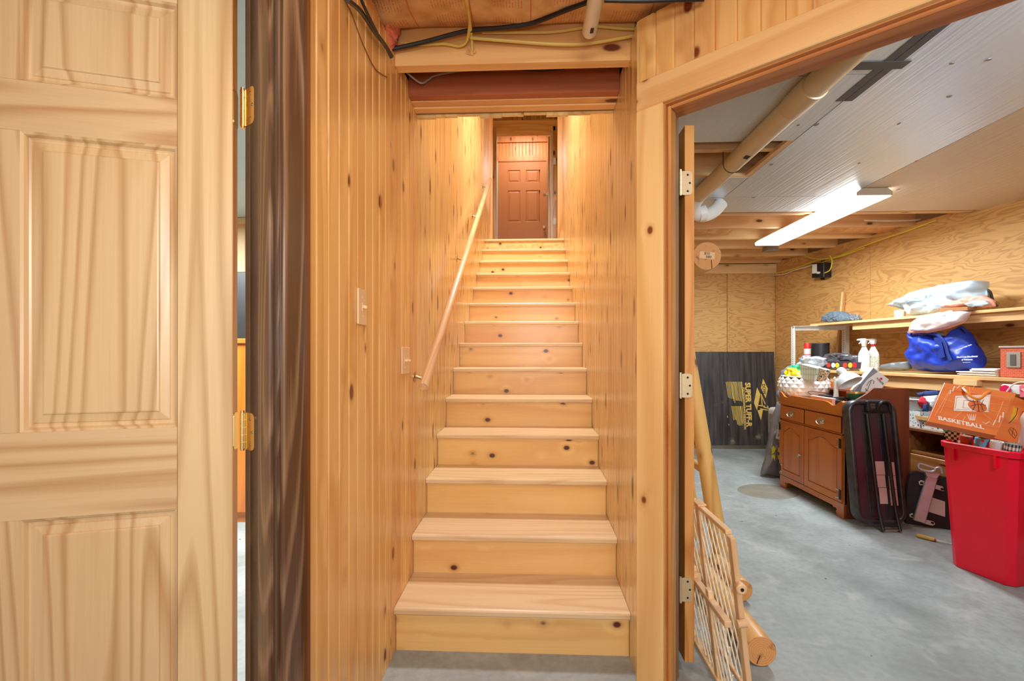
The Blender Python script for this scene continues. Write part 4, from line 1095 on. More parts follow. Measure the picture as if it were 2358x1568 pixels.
sp = prism('leopard_gift_box', [cpx(1886, 878, .15), cpx(1896, 876, .15), cpx(1908, 852, .15), cpx(1894, 847, .15)], .12, .17, patterned('leopard_print', rgb(226, 204, 170), [rgb(30, 24, 20)], 90, .4), None, CF)
tag(sp, 'leopard spotted gift box leaning right of the plaid one in the bowl', 'box')
cblob('clear_bag', [(1840, 848), (1843, 828), (1852, 818), (1868, 824), (1880, 820), (1896, 826), (1896, 842), (1880, 846), (1860, 842)], .25, .06, cl, 'crumpled clear plastic bag behind the plaid gift box', 'bag', n=50, wr=1.0, ws=24, seed=12)
cblob('grey_bag', [(1802, 1085), (1798, 980), (1796, 905), (1798, 870), (1806, 850), (1820, 840), (1830, 845), (1826, 870), (1824, 905), (1828, 1090)], .30, .05, clearm('blue_grey_film', rgb(160, 168, 190), .9), 'blue grey plastic bag hanging behind the left end of the cabinet', 'bag', n=50, wr=.6, ws=16, seed=14)
# desk lamp
dlx, dly = onc(clx(1925, .22), .22)
lm = root('desk_lamp', (dlx, dly, TZ), 'grey metal desk lamp with bell shade on the cabinet top', 'lamp')
gl = plain('grey_enamel', rgb(206, 208, 210), .35, var=.02, coat=.3)
lathe('base', [(0, 0), (.07, 0), (.07, .012), (.02, .022), (0, .022)], gl, lm, Matrix.Translation((dlx, dly, TZ)), 28)
hp = at(1946, 866, 3.50); hd = (at(1966, 892, 3.44) - hp).normalized()
tube('stem', curvepts([(dlx, dly, TZ + .02), (dlx, dly, TZ + .10), tuple(at(1926, 872, 3.6)), tuple(hp)], 6), .006, gl, lm, seg=8)
Q = Matrix.Translation(hp - hd * .05) @ hd.to_track_quat('Z', 'Y').to_matrix().to_4x4()
lathe('shade', [(0, -.012), (.020, -.010), (.033, .002), (.036, .02), (.036, .055), (.046, .062), (.07, .085), (.09, .12), (.098, .15), (.100, .156), (.096, .156), (.085, .12), (.05, .075), (0, .07)], gl, lm, Q @ Matrix.Translation((0, 0, -.015)) @ Matrix.Scale(.84, 4), 36)
# white phone stand
sx_, sy_ = onc(clx(1924, .10), .10)
ps = prism('white_stand', [(-.022, 0), (.022, 0), (.012, .16), (.014, .205), (.004, .185), (-.004, .215), (-.012, .20), (-.01, .08)], -.012, .012, white_paint, None, Matrix.Translation((sx_, sy_, TZ)) @ Matrix.Rotation(-.3, 4, 'Z'), bevel=.002)
tag(ps, 'slim white forked stand in front of the desk lamp', 'stand')
# candle tin
cx_, cy_ = onc(clx(1971, .20), .20)
ct = root('candle_tin', (cx_, cy_, TZ), 'dark green round candle tin with gold rim on the cabinet', 'candle')
lathe('tin', [(0, 0), (.055, 0), (.056, .003), (.056, .090), (0, .090)], plain('green_tin', rgb(28, 84, 52), .35, .3), ct, Matrix.Translation((cx_, cy_, TZ)), 30)
lathe('lid', [(0, .091), (.058, .091), (.058, .104), (.056, .106), (0, .106)], plain('gold_rim', rgb(214, 178, 112), .3, .9), ct, Matrix.Translation((cx_, cy_, TZ)), 30)
box('label', -.02, .02, -.0575, -.0555, .01, .035, paper, ct, Matrix.Translation((cx_, cy_, TZ)) @ Matrix.Rotation(-.5, 4, 'Z'))
# leaning product box with arm picture
YP = 3.56
def w2(x, y, Y=YP): v = atY(x, y, Y); return (v.x, v.z)
bxr = root('product_box', atY(2010, 924, YP), 'white and grey product box propped at a slant behind the candle tin', 'box')
MX = rot('Z', -8, (2.66, YP, 0))
prism('carton', [w2(1972, 900), w2(2006, 928), w2(2046, 874), w2(2013, 846)], YP, YP + .06, plain('white_carton', rgb(222, 220, 216), .5, var=.02), bxr, MX, bevel=.001)
prism('grey_print', [w2(1973, 900), w2(1984, 907), w2(1990, 888), w2(2000, 874), w2(2014, 862), w2(2022, 856), w2(2013, 847)], YP - .0008, YP - .0002, plain('grey_print_ink', rgb(132, 136, 142), .6), bxr, MX)
def l2(x, y): v = w2(x, y); return (v[0], YP - .0015, v[1])
tube('red_mark', [l2(2029, 872), (l2(2029, 872)[0], YP - .003, l2(2029, 872)[2])], .009, plain('red_ink', rgb(214, 40, 44), .6), bxr, MX, 10)
zz = l2(2019, 871)
text('lettering', 'SUNLITE', .017, inkm, bxr, MX @ basis(zz, (.66, 0, -.75), (0, 1, 0), (.75, 0, .66)))
pts = [(1998, 888), (2004, 878), (2010, 874), (2014, 878), (2013, 884)], [(2008, 876), (2004, 888), (1999, 900)], [(1995, 898), (2003, 901), (1996, 908), (2005, 911), (1998, 915), (2005, 919)], [(1992, 906), (1999, 899), (1996, 894)]
for pp in pts: tube('arm_picture', [l2(*q) for q in pp], .0016, inkm, bxr, MX, 5)
for k in range(4): tube('print_line', [l2(2014 + k * 3, 890 + k * 2), l2(2019 + k * 3, 896 + k * 2)], .0006, gry, bxr, MX, 4)
# headphones / cable tangle
cords = root('cable_tangle', (*onc(clx(1915, .06), .08), TZ), 'tangle of black cords and an adapter lying on the cabinet top', 'cord')
for k in range(4):
    c0 = clx(1912 + k * 9, .07); pp = [(c0 + R.uniform(-.08, .08), .06 + R.uniform(-.02, .12), TZ + .008 + .02 * R.random() + .03 * (q in (2, 3))) for q in range(6)]
    tube('cord', curvepts(pp, 5), .004, blk, cords, CF, 6)
tube('cord', curvepts([(clx(1895, .05), .05, TZ + .01), (clx(1870, .05), .05, TZ + .05), (clx(1858, .05), .06, TZ + .075), (clx(1875, .05), .09, TZ + .08), (clx(1900, .05), .1, TZ + .07)], 6), .0025, blk, cords, CF, 6)
box('adapter', clx(1888, .07), clx(1907, .07), .05, .11, TZ + .004, TZ + .065, black_pl, cords, CF, bevel=.006)
box('adapter', clx(1913, .03), clx(1930, .03), .03, .07, TZ + .004, TZ + .045, black_pl, cords, CF, bevel=.006)
# two papers
box('pink_cloth', clx(1868, .02), clx(1920, .02), .01, .04, TZ + .001, TZ + .055, plain('pink_tray_paper', rgb(224, 168, 150), .7, var=.1), cords, CF, bevel=.004)

# ============================================================ FOLDED DECK LEANING ON THE CABINET
MDk = Matrix.Translation((2.222, 3.20, .0)) @ Matrix.Rotation(math.radians(-7.5), 4, 'X') @ Matrix.Rotation(0, 4, 'Y')
dk_ = root('folded_tray', (2.37, 3.2, 0), 'dark plum folding tray with two black tube legs leaning on the cabinet side', 'tray')
plum = plain('plum_lacquer', rgb(62, 40, 46), .4, var=.15, coat=.3); rimm = plain('scuffed_black_rim', rgb(46, 42, 44), .35, var=.5, scale=24, coat=.3)
W_, H_ = .335, .875
o_ = rrect(0, W_, .03, H_, .085, 7)
# square off the bottom corners a little
def ringmesh(name, outs, mat, par, M):
    n_ = len(outs[0][0]); V = []; F = []
    for P, y in outs: V += [(x, y, z) for x, z in P]
    for k in range(len(outs) - 1):
        for j in range(n_):
            a, b = k * n_ + j, k * n_ + (j + 1) % n_; F.append((a, b, b + n_, a + n_))
    return mesh(name, V, F, mat, par, M, 'all')
def off(d, r): return rrect(d, W_ - d, .03 + d, H_ - d, max(r, .01), 7)
ringmesh('rim', [(off(.0, .085), .05), (off(.0, .085), .0), (off(.006, .08), -.012), (off(.02, .07), -.016), (off(.03, .06), -.010), (off(.034, .055), .012)], rimm, dk_, MDk)
prism('panel', off(.032, .055), .010, .05, plum, dk_, MDk)
for xo in (.132, .242):
    box('channel', xo - .03, xo + .03, .006, .011, .08, H_ - .08, rimm, dk_, MDk, bevel=.002)
    tube('leg', [(xo + .0, -.006, H_ - .10), (xo + .002, -.03, .12), (xo - .004, -.06, -.0)], [.011, .011, .011], black_pl, dk_, MDk, 12)
tube('cross_bar', [(.13, -.052, .035), (.24, -.052, .035)], .007, dark_steel, dk_, MDk, 10)
tube('cross_bar', [(.13, -.060, .008), (.24, -.060, .008)], .004, brass2, dk_, MDk, 8)
hb = box('handle_block', .125, .285, -.03, .004, H_ - .085, H_ - .005, black_pl, dk_, MDk, bevel=.008)
for k in range(3): box('grip_line', .145, .175, -.0325, -.0302, H_ - .035 - k * .012, H_ - .031 - k * .012, steel, hb, MDk)
tube('handle', curvepts([(.19, -.03, H_ - .07), (.20, -.045, H_ - .03), (.23, -.048, H_ - .016), (.262, -.045, H_ - .03), (.275, -.03, H_ - .075)], 5), .010, dark_steel, hb, MDk, 10)
lab = plain('pink_paper_label', rgb(222, 190, 178), .7, var=.05)
for (a, b, c, d) in ((.165, .225, .36, .45), (.160, .222, .275, .357), (.172, .225, .165, .272), (.248, .292, .355, .445), (.245, .292, .265, .352), (.243, .292, .155, .262)):
    box('paper_label', a, b, .0045, .0055, c, d, lab, dk_, MDk)
tube('screw_head', [(.30, .009, .10), (.30, .004, .10)], .006, brass, dk_, MDk, 10)

# ============================================================ BLACK PLATE WITH ALUMINIUM POST
MPl = frame((atZ(2084, 1205, 0).x, atZ(2084, 1205, 0).y, 0), (.88, -.47)) @ Matrix.Rotation(math.radians(-12), 4, 'X')
bp = root('black_mount_plate', tuple(MPl.translation), 'black rubber plate with a bolted aluminium post and handle on the floor', 'tool')
rub = plain('black_rubber', rgb(34, 32, 33), .6, var=.3, scale=30, bstr=.3)
def mpx(x, y):
    n_ = MPl.to_3x3() @ Vector((0, -1, 0)); o2 = MPl @ Vector((0, 0, 0)); r = ray(x, y)
    t = (o2 - CAMP).dot(n_) / r.dot(n_); v = MPl.inverted() @ (CAMP + r * t); return v.x, v.z
def pc_(L): return [mpx(*p) for p in L]
prism('plate', pc_([(2084, 1205), (2088, 1120), (2094, 1090), (2108, 1083), (2150, 1092), (2190, 1100), (2196, 1240), (2160, 1239), (2120, 1222)]), 0, .05, rub, bp, MPl, bevel=.006)
alu = plain('brushed_aluminium', rgb(196, 196, 200), .42, .6)
prism('post', pc_([(2099, 1196), (2126, 1204), (2156, 1096), (2132, 1088)]), -.055, -.02, alu, bp, MPl, bevel=.004)
prism('bracket', pc_([(2118, 1105), (2170, 1120), (2172, 1131), (2120, 1116)]), -.02, -.005, white_paint, bp, MPl, bevel=.002)
prism('bracket', pc_([(2124, 1194), (2148, 1200), (2152, 1206), (2146, 1210), (2122, 1204)]), -.02, -.005, white_paint, bp, MPl, bevel=.002)
prism('bracket', pc_([(2093, 1184), (2100, 1181), (2104, 1193), (2094, 1190)]), -.02, -.005, white_paint, bp, MPl, bevel=.002)
prism('bracket', pc_([(2114, 1108), (2124, 1107), (2122, 1118), (2116, 1116)]), -.02, -.005, white_paint, bp, MPl, bevel=.002)
for q in ((2120, 1112), (2167, 1126), (2099, 1187), (2145, 1203)):
    x, z = mpx(*q); tube('bolt', [(x, -.02, z), (x, -.028, z)], .008, dark_steel, bp, MPl, 10)
prism('sticker', pc_([(2136, 1142), (2176, 1155), (2176, 1190), (2130, 1176)]), -.003, -.0005, paper, bp, MPl)
hx_ = [(2112, 1068), (2110, 1076), (2118, 1082), (2136, 1086), (2146, 1084), (2150, 1078), (2160, 1078), (2164, 1090)]
tube('handle_loop', curvepts([(mpx(*p)[0], -.06, mpx(*p)[1]) for p in hx_], 4), .009, alu, bp, MPl, 10)
tube('handle_loop', curvepts([(mpx(*p)[0], -.055, mpx(*p)[1]) for p in [(2112, 1068), (2122, 1070), (2140, 1076), (2152, 1080)]], 4), .007, alu, bp, MPl, 10)
prism('collar', pc_([(2124, 1084), (2160, 1090), (2152, 1102), (2128, 1096)]), -.062, -.015, alu, bp, MPl, bevel=.003)
# screwdriver on the floor
sa = atZ(2110, 1232, .012); sb = atZ(2152, 1243, .012); sc2 = atZ(2182, 1250, .010)
sd = root('screwdriver', (sa.x, sa.y, 0), 'screwdriver with clear yellow handle on the floor by the red bin', 'screwdriver')
amber = plain('amber_plastic', rgb(206, 176, 84), .25, var=.1, coat=.5)
tube('handle', [sa, sa.lerp(sb, .1), sa.lerp(sb, .8), sb], [.008, .012, .012, .009], amber, sd, seg=8, smooth=False)
tube('collar', [sb, sb.lerp(sc2, .15)], .009, plain('red_brown_plastic', rgb(170, 84, 50), .4), sd, seg=12)
tube('shaft', [sb.lerp(sc2, .15), sc2 + (sc2 - sb) * .6], .0035, steel, sd, seg=8)

# ============================================================ RED BIN
b0 = Vector((2.378, 2.675, 0)); b1 = Vector((2.443, 2.43, 0)); ue = (b1 - b0).normalized(); uf = Vector((-ue.y, ue.x, 0))
MBn = basis(b0, ue, uf, (0, 0, 1))
bn = root('red_bin', tuple(b0), 'tall red plastic bin heaped with gift bags and tape rolls', 'bin')
LB, DB = .262, .42
def binring(z, g):
    c = .028
    return [(-g + c - .0, -g), (LB + g - c, -g), (LB + g, -g + c), (LB + g, DB + g - c), (LB + g - c, DB + g), (-g + c, DB + g), (-g - .006, DB + g - c), (-g - .006, -g + c)], z
lev = [binring(.0, .0), binring(.004, .004), binring(.66, .032), binring(.664, .040), binring(.692, .042), binring(.697, .037), binring(.697, .030), binring(.67, .026), binring(.02, -.008)]
V = []; F = []
for P, z in lev: V += [(x, y, z) for x, y in P]
n_ = 8
for k in range(len(lev) - 1):
    for j in range(n_):
        a, b = k * n_ + j, k * n_ + (j + 1) % n_; F.append((a, b, b + n_, a + n_))
F += [tuple(range(n_))[::-1], tuple((len(lev) - 1) * n_ + k for k in range(n_))]
mesh('body', V, F, red_pl, bn, MBn)
for x in (.03, .215): box('rim_rib', x, x + .008, -.046, -.03, .60, .664, red_pl, bn, MBn, bevel=.001)
def bpx(x, y, ly):
    n3 = MBn.to_3x3() @ Vector((0, 1, 0)); o2 = MBn @ Vector((0, ly, 0)); r = ray(x, y)
    t = (o2 - CAMP).dot(n3) / r.dot(n3); v = MBn.inverted() @ (CAMP + r * t); return v.x, v.z
def roll(px_, py_, mat, lab_, r_=.028, h=.045, core=True):
    x, z = bpx(px_, py_, .03); M = MBn @ Matrix.Translation((x, .03, z - h / 2)) @ Matrix.Rotation(math.radians(8), 4, 'Y')
    o = root('tape_roll', tuple(M.translation), lab_, 'tape', 'decorated tape rolls at the bin rim')
    lathe('tape', [(.019, 0), (r_, 0), (r_, h), (.019, h), (.018, h - .001), (.018, .001)], mat, o, M, 28)
    lathe('core', [(.014, .001), (.0178, .001), (.0178, h - .001), (.014, h - .001)], plain('card_core', rgb(150, 140, 130), .7) if 'card_core' not in bpy.data.materials else bpy.data.materials['card_core'], o, M, 20)
roll(2222, 1012, patterned('green_red_print', rgb(206, 70, 44), [rgb(40, 150, 60), rgb(240, 236, 226), rgb(40, 150, 60)], 45, .42), 'red and green printed tape roll, leftmost at the bin rim')
roll(2258, 1018, patterned('blue_cartoon_print', rgb(120, 180, 214), [rgb(214, 60, 50), rgb(60, 150, 80), rgb(240, 240, 240)], 50, .4), 'blue, red and green printed tape roll, second from left at the bin rim')
roll(2294, 1025, patterned('script_print', rgb(214, 206, 196), [rgb(150, 70, 70), rgb(120, 110, 100)], 130, .2), 'grey tape roll with fine script print, third from left at the bin rim')
def plaid2():
    nt = NT('buffalo_check'); tc = nt.n('ShaderNodeTexCoord'); s_ = nt.n('ShaderNodeSeparateXYZ', inp={0: tc.outputs['Object']})
    a = nt.math('LESS_THAN', nt.math('FRACT', nt.math('MULTIPLY', nt.math('ARCTAN2', s_.outputs[1], s_.outputs[0]), 2.4)), .5)
    b = nt.math('LESS_THAN', nt.math('FRACT', nt.math('MULTIPLY', s_.outputs[2], 32.)), .5)
    col = nt.ramp(nt.math('MULTIPLY', nt.math('ADD', a, b), .5), [(.2, rgb(232, 226, 216)), (.5, rgb(150, 142, 134)), (.8, rgb(44, 40, 40))])
    return principled(nt, col, .5)
roll(2330, 1031, plaid2(), 'black and white checked tape roll, rightmost at the bin rim', .032)
# loose wrap heap inside the bin under the bags
def bblob(name, pts, ly, T, mat, lab, cat, **kw):
    o = blob(name, [bpx(x, y, ly) for x, y in pts], T, mat, None, MBn @ Matrix.Translation((0, ly, 0)), **kw); return tag(o, lab, cat)
bblob('gift_bag', [(2170, 985), (2145, 972), (2200, 975), (2262, 985), (2300, 1005), (2295, 1020), (2230, 1010), (2185, 1005)], .10, .03, patterned('green_foil', rgb(30, 96, 50), [rgb(16, 50, 30), rgb(120, 170, 120)], 30, .3, .3, .4), 'crumpled dark green gift bag lying under the orange one', 'bag', n=48, wr=.6, ws=16, seed=22)
chk = NT('check_cloth'); tc = chk.n('ShaderNodeTexCoord'); ck = chk.n('ShaderNodeTexChecker', inp={0: tc.outputs['Object'], 'Color1': rgb(30, 26, 24), 'Color2': rgb(222, 200, 172), 'Scale': 70.})
prism('checked_gift_bag', [bpx(*p, .06) for p in ((2172, 996), (2205, 992), (2228, 1003), (2222, 1024), (2190, 1022))], .05, .08, principled(chk, ck.outputs[0], .6), None, MBn)
tag(bpy.data.objects['checked_gift_bag'], 'black and cream checked gift bag poking out at the bin corner', 'bag')
# orange basketball gift bags
def obag(name, quad, ly, T, lab_):
    """flat bag given by four photo corners; local frame in its own plane"""
    P = [at(x, y, D) for x, y, D in quad]
    ex = (P[1] - P[0]).normalized(); nz = ex.cross(P[3] - P[0]).normalized(); ez = (nz.cross(ex)).normalized()
    M = basis(P[0], ex, -nz if False else ez.cross(ex), ez)
    L_ = [((p - P[0]).dot(ex), (p - P[0]).dot(ez)) for p in P]
    r = root(name, tuple(P[0]), lab_, 'bag')
    return r, M, L_
ornm = wood('orange_court_print', (232, 124, 62), (220, 98, 40), 'X', 4, 6, 0, rough=.35, coat=.4, fibre=.3, var=.01)
ob, MO, LO = obag('gift_bag', ((2136, 970, 2.40), (2294, 1003, 2.28), (2340, 906, 2.42), (2175, 881, 2.54)), 0, .02, 'orange basketball gift bag lying tilted across the red bin')
prism('bag_body', LO, .0, .035, ornm, ob, MO, bevel=.001)
def o2(x, y):
    n3 = MO.to_3x3() @ Vector((0, 1, 0)); o3 = MO @ Vector((0, 0, 0)); r = ray(x, y)
    t = (o3 - CAMP).dot(n3) / r.dot(n3); v = MO.inverted() @ (CAMP + r * t); return v.x, v.z
wprt = plain('cream_print', rgb(240, 222, 204), .5, var=.02); rprt = plain('crimson_print', rgb(176, 48, 60), .5, var=.02); oline = plain('pale_orange_print', rgb(244, 176, 132), .5, var=.02)
def line(name, pts, r, mat, y=-.001): return tube(name, [(o2(*p)[0], y, o2(*p)[1]) for p in pts], r, mat, ob, MO, 5, cap=False)
prism('backboard', [o2(*p) for p in ((2196, 946), (2276, 949), (2281, 909), (2200, 912))][::-1], -.0016, -.0004, wprt, ob, MO)
line('print_line', [(2199, 943), (2275, 946), (2278, 912), (2203, 915), (2199, 943)], .0011, rprt, -.0016)
line('print_line', [(2217, 940), (2255, 941), (2257, 924), (2219, 923), (2217, 940)], .0011, rprt, -.0016)
for pts in ([(2152, 958), (2188, 897), (2330, 918), (2300, 985), (2152, 958)], [(2165, 950), (2185, 905)], [(2310, 925), (2290, 975)], [(2170, 918), (2196, 926)], [(2160, 935), (2192, 938)], [(2282, 930), (2322, 934)], [(2282, 945), (2312, 952)], [(2215, 948), (2195, 965)], [(2262, 950), (2290, 972)], [(2240, 898), (2244, 884)], [(2222, 960), (2216, 972)], [(2232, 893), (2234, 908)]):
    line('print_line', pts, .0009, oline)
for pts in ([(2187, 908), (2189, 899), (2193, 902), (2198, 890), (2203, 895), (2210, 889), (2216, 893), (2222, 890)], [(2262, 972), (2270, 976), (2278, 971), (2286, 980), (2292, 968), (2300, 973), (2303, 958), (2309, 962), (2310, 950)]):
    line('print_flash', pts, .0022, wprt)
for k in range(5): line('net', [(2227 + k * 5, 954), (2234 + k * 2.6, 968)], .0007, wprt); line('net', [(2247 - k * 5, 954), (2243 - k * 2.6, 968)], .0007, wprt)
xx, zz_ = o2(2160, 966)
x3, z3 = o2(2278, 991); ang = math.atan2(z3 - zz_, x3 - xx)
text('lettering', 'BASKETBALL', .036, wprt, ob, MO @ Matrix.Translation((xx, -.0008, zz_)) @ Matrix.Rotation(-ang, 4, 'Y'), bold=.0008, sx=.98 * math.hypot(x3 - xx, z3 - zz_) / .222)
ballm = plain('basketball_orange', rgb(214, 104, 48), .5, var=.1)
x, z = o2(2250, 936)
lathe('ball_print', [(0, 0), (.038, 0), (.036, .004), (.022, .009), (0, .011)], ballm, ob, MO @ Matrix.Translation((x, -.001, z)) @ Matrix.Rotation(PI / 2, 4, 'X'), 28)
for pts in ([(2232, 938), (2250, 934), (2268, 936)], [(2246, 919), (2250, 936), (2252, 951)], [(2238, 924), (2243, 936), (2238, 948)], [(2262, 924), (2257, 936), (2261, 948)]): line('ball_seam', pts, .0011, inkm, -.0125)
rib = plain('orange_ribbon', rgb(240, 140, 40), .35, var=.1, coat=.5)
tube('ribbon_handle', curvepts([(o2(2217, 895)[0], -.004, o2(2217, 895)[1]), (o2(2221, 912)[0], -.03, o2(2221, 912)[1]), (o2(2232, 925)[0], -.035, o2(2232, 925)[1]), (o2(2250, 926)[0], -.03, o2(2250, 926)[1]), (o2(2266, 912)[0], -.025, o2(2266, 912)[1]), (o2(2280, 903)[0], -.004, o2(2280, 903)[1])], 5), .0065, rib, ob, MO, 6)
ob2, MO, LO = obag('gift_bag', ((2262, 1003, 2.44), (2344, 1022, 2.42), (2380, 915, 2.52), (2318, 905, 2.58)), 0, .02, 'second orange gift bag showing behind the basketball one at right')
prism('bag_body', LO, .0, .03, ornm, ob2, MO, bevel=.001); ob = ob2
yl2 = plain('ochre_print', rgb(226, 158, 36), .5)
prism('leaf_print', [o2(*p) for p in ((2322, 975), (2330, 950), (2334, 935), (2341, 940), (2343, 955), (2338, 965), (2330, 970))], -.0014, -.0003, yl2, ob, MO)
line('print_line', [(2322, 975), (2330, 968), (2340, 955), (2343, 940), (2336, 938)], .0018, inkm)
for pts in ([(2326, 1000), (2322, 990), (2328, 984), (2338, 990), (2342, 1000), (2336, 1010), (2326, 1000)], [(2326, 988), (2338, 1004)], [(2334, 985), (2330, 1002)]): line('print_line', pts, .0009, inkm)
cd_ = bblob('white_gift_bag', [(2345, 1000), (2352, 960), (2372, 930), (2385, 960), (2385, 1040), (2350, 1035)], .28, .03, plain('blush_bag', rgb(226, 206, 190), .6), 'pale cream bag standing at the right side of the red bin', 'bag', n=30, wr=.2)

# ============================================================ SHELVES ALONG THE RIGHT WALL
SU, SL = 1.50, 1.033
sh = root('upper_shelf', RW @ Vector((1.8, -.2, SU)), 'long pine board shelf, the upper one along the plywood wall', 'shelf')
u0 = S(1865, .40)[0]
box('plank', u0, 6.0, -.40, -.012, SU - .022, SU, shelf_m('X'), sh, RW, bevel=.002)
box('ledger', u0 + .25, 6.0, -.012 - .038, -.0125, SU - .115, SU - .0225, shelf_m('X'), sh, RW, bevel=.002)
box('front_batten', S(1965, .36)[0], 6.0, -.37, -.335, SU - .085, SU - .0225, shelf_m('X'), sh, RW, bevel=.002)
lo = root('lower_shelf', RW @ Vector((1.8, -.2, SL)), 'pine board shelf below, loaded with bottles and bags', 'shelf')
l0 = S(1905, .50)[0]
box('plank', l0, 6.0, -.50, -.012, SL - .024, SL, shelf_m('X'), lo, RW, bevel=.002)
box('front_batten', l0, 6.0, -.47, -.435, SL - .12, SL - .0245, shelf_m('X'), lo, RW, bevel=.002)
box('block', S(2200, .5)[0], S(2255, .5)[0], -.52, -.471, SL - .066, SL - .0245, shelf_m('X'), lo, RW, bevel=.002)
box('brace', S(2245, .44)[0], S(2290, .44)[0], -.43, -.40, SL - .16, SL - .12, shelf_m('X'), lo, RW, bevel=.002)
# white slotted angle end frame
fr = root('slotted_frame', atY(1830, 900, 4.86), 'white slotted steel angle frame at the left end of the shelves', 'frame')
sf = S(1830, .56)[0]; sr = S(1960, .06)[0]
slot = plain('dark_slot', rgb(90, 76, 60), .9)
wst = plain('white_steel', rgb(232, 228, 218), .4, .1, var=.03)
def post(s_, y_, ztop, flat):
    p_ = boxes('post', [(s_, s_ + .045, y_, y_ + .003, 0, ztop), (s_ + (.0 if flat > 0 else .042), s_ + (.003 if flat > 0 else .045), y_ + .003, y_ + .045, 0, ztop)], wst, fr, RW)
    k = 0; z = .9
    L_ = []
    while z < ztop - .02:
        L_.append((s_ + .016, s_ + .023, y_ - .0008, y_ - .0001, z, z + .009)); z += .021
    o = boxes('slots', L_, slot, p_, RW); o['kind'] = 'stuff'
post(sf, -.60, 1.474, 1); post(sr - .05, -.12, 1.474, -1)
qa = Vector((sf, -.60, 0)); qb = Vector((sr, -.12, 0)); qn = Vector((qb - qa).normalized().cross(Vector((0, 0, 1))))
for w_, za, zb_ in ((.045, 1.4745, 1.4775), (.003, 1.434, 1.474)):
    V = [qa, qb, qb + qn * w_, qa + qn * w_]; mesh('top_rail', [(v.x, v.y, z) for z in (za, zb_) for v in V], BF, wst, fr, RW)
# leaning stick behind
a_ = RW @ Vector((S(1926, .05)[0], -.05, 1.034)); b_ = RW @ Vector((S(1943, .03)[0], -.03, H + (815 - 666) * 4.55 / FPX))
stc = root('wood_strip', tuple(a_), 'narrow pine strip leaning against the plywood behind the shelves', 'strip')
dd = b_ - a_; Mq = Matrix.Translation(a_) @ dd.to_track_quat('Z', 'Y').to_matrix().to_4x4()
box('strip', -.025, .025, -.009, .009, 0, dd.length, shelf_m('Z'), stc, RW.to_3x3().to_4x4() if False else Mq, bevel=.001)

def SB(name, pts, offs, T, mat, lab_, cat, **kw):
    P = [sz(x, y, offs) for x, y in pts]
    o = blob(name, P, T, mat, None, RW @ Matrix.Translation((0, -offs, 0)), **kw); return tag(o, lab_, cat)
def prs(name, pts, o0, o1, mat, par=None, bevel=0):
    P = [sz(x, y, o1) for x, y in pts]
    return prism(name, P, -o1, -o0, mat, par, RW, bevel=bevel)
# upper shelf things
SB('slipper', [(1893, 740), (1897, 728), (1912, 718), (1930, 716), (1948, 718), (1957, 726), (1962, 737), (1950, 742), (1915, 743)], .30, .05, plain('grey_fleece', rgb(92, 104, 112), .9, var=.3, scale=60, bstr=.6), 'grey fleecy slipper on the left end of the upper shelf', 'slipper', n=48, wr=.5, ws=26, seed=31)
SB('slipper', [(1960, 738), (1958, 726), (1962, 722), (1976, 727), (1983, 735), (1975, 740)], .26, .045, patterned('floral_cloth', rgb(96, 104, 112), [rgb(200, 120, 130), rgb(210, 206, 200)], 60, .3, .9), 'flower print slipper right of the grey fleecy one on the upper shelf', 'slipper', n=40, wr=.4, ws=26, seed=33)
wh = plain('white_bag_film', rgb(188, 204, 212), .4, var=.08, coat=.2, bstr=.8, scale=16)
bgW = root('white_bag', RW @ Vector((S(2160, .22)[0], -.22, SU)), 'stuffed white plastic bag with pink drawstring spilling off the upper shelf', 'bag')
P = [sz(x, y, .26) for x, y in ((2050, 703), (2075, 688), (2105, 672), (2150, 660), (2200, 650), (2245, 645), (2262, 647), (2272, 660), (2275, 690), (2268, 706), (2200, 716), (2140, 726), (2105, 727), (2080, 712))]
blob('body', P, .11, wh, bgW, RW @ Matrix.Translation((0, -.26, 0)), n=110, rings=18, wr=.5, ws=11, seed=41, fold=(26, 40, .010))
P = [sz(x, y, .44) for x, y in ((2150, 722), (2200, 712), (2235, 718), (2215, 740), (2180, 752), (2140, 762), (2095, 762), (2100, 745), (2125, 728))]
blob('flap', P, .04, clearm('thin_white_film', rgb(238, 226, 222), .82), bgW, RW @ Matrix.Translation((0, -.44, 0)), n=50, wr=.7, ws=12, seed=44)
dsm = plain('salmon_drawstring', rgb(236, 158, 136), .5)
def spt(x, y, o_): a, b = sz(x, y, o_); return (a, -o_, b)
P = [sz(x, y, .41) for x, y in ((2146, 722), (2200, 709), (2240, 716), (2222, 743), (2184, 757), (2140, 767), (2090, 767), (2096, 744), (2120, 726))]
blob('drawstring_hem', P, .012, dsm, bgW, RW @ Matrix.Translation((0, -.41, 0)), n=50, wr=.5, ws=12, seed=45)
P = [sz(x, y, .37) for x, y in ((2165, 706), (2190, 694), (2230, 682), (2268, 680), (2290, 692), (2294, 706), (2262, 709), (2225, 704), (2200, 708))]
blob('drawstring_hem', P, .03, dsm, bgW, RW @ Matrix.Translation((0, -.37, 0)), n=50, wr=.7, ws=16, seed=47, fold=(30, 60, .005))
P = [sz(x, y, .40) for x, y in ((2220, 700), (2240, 692), (2270, 692), (2280, 700), (2262, 706), (2230, 706))]
blob('inner_film', P, .02, wh, bgW, RW @ Matrix.Translation((0, -.40, 0)), n=40, wr=.6, ws=20, seed=48)
tube('black_cord', curvepts([spt(2268, 664, .25), spt(2280, 672, .25), spt(2286, 690, .24), spt(2296, 706, .24)], 5), .008, blk, bgW, RW, 6)
wd_ = root('wood_offcut', RW @ Vector(spt(2195, 715, .42)), 'short flat wood offcut lying on the white bag at the shelf edge', 'offcut')
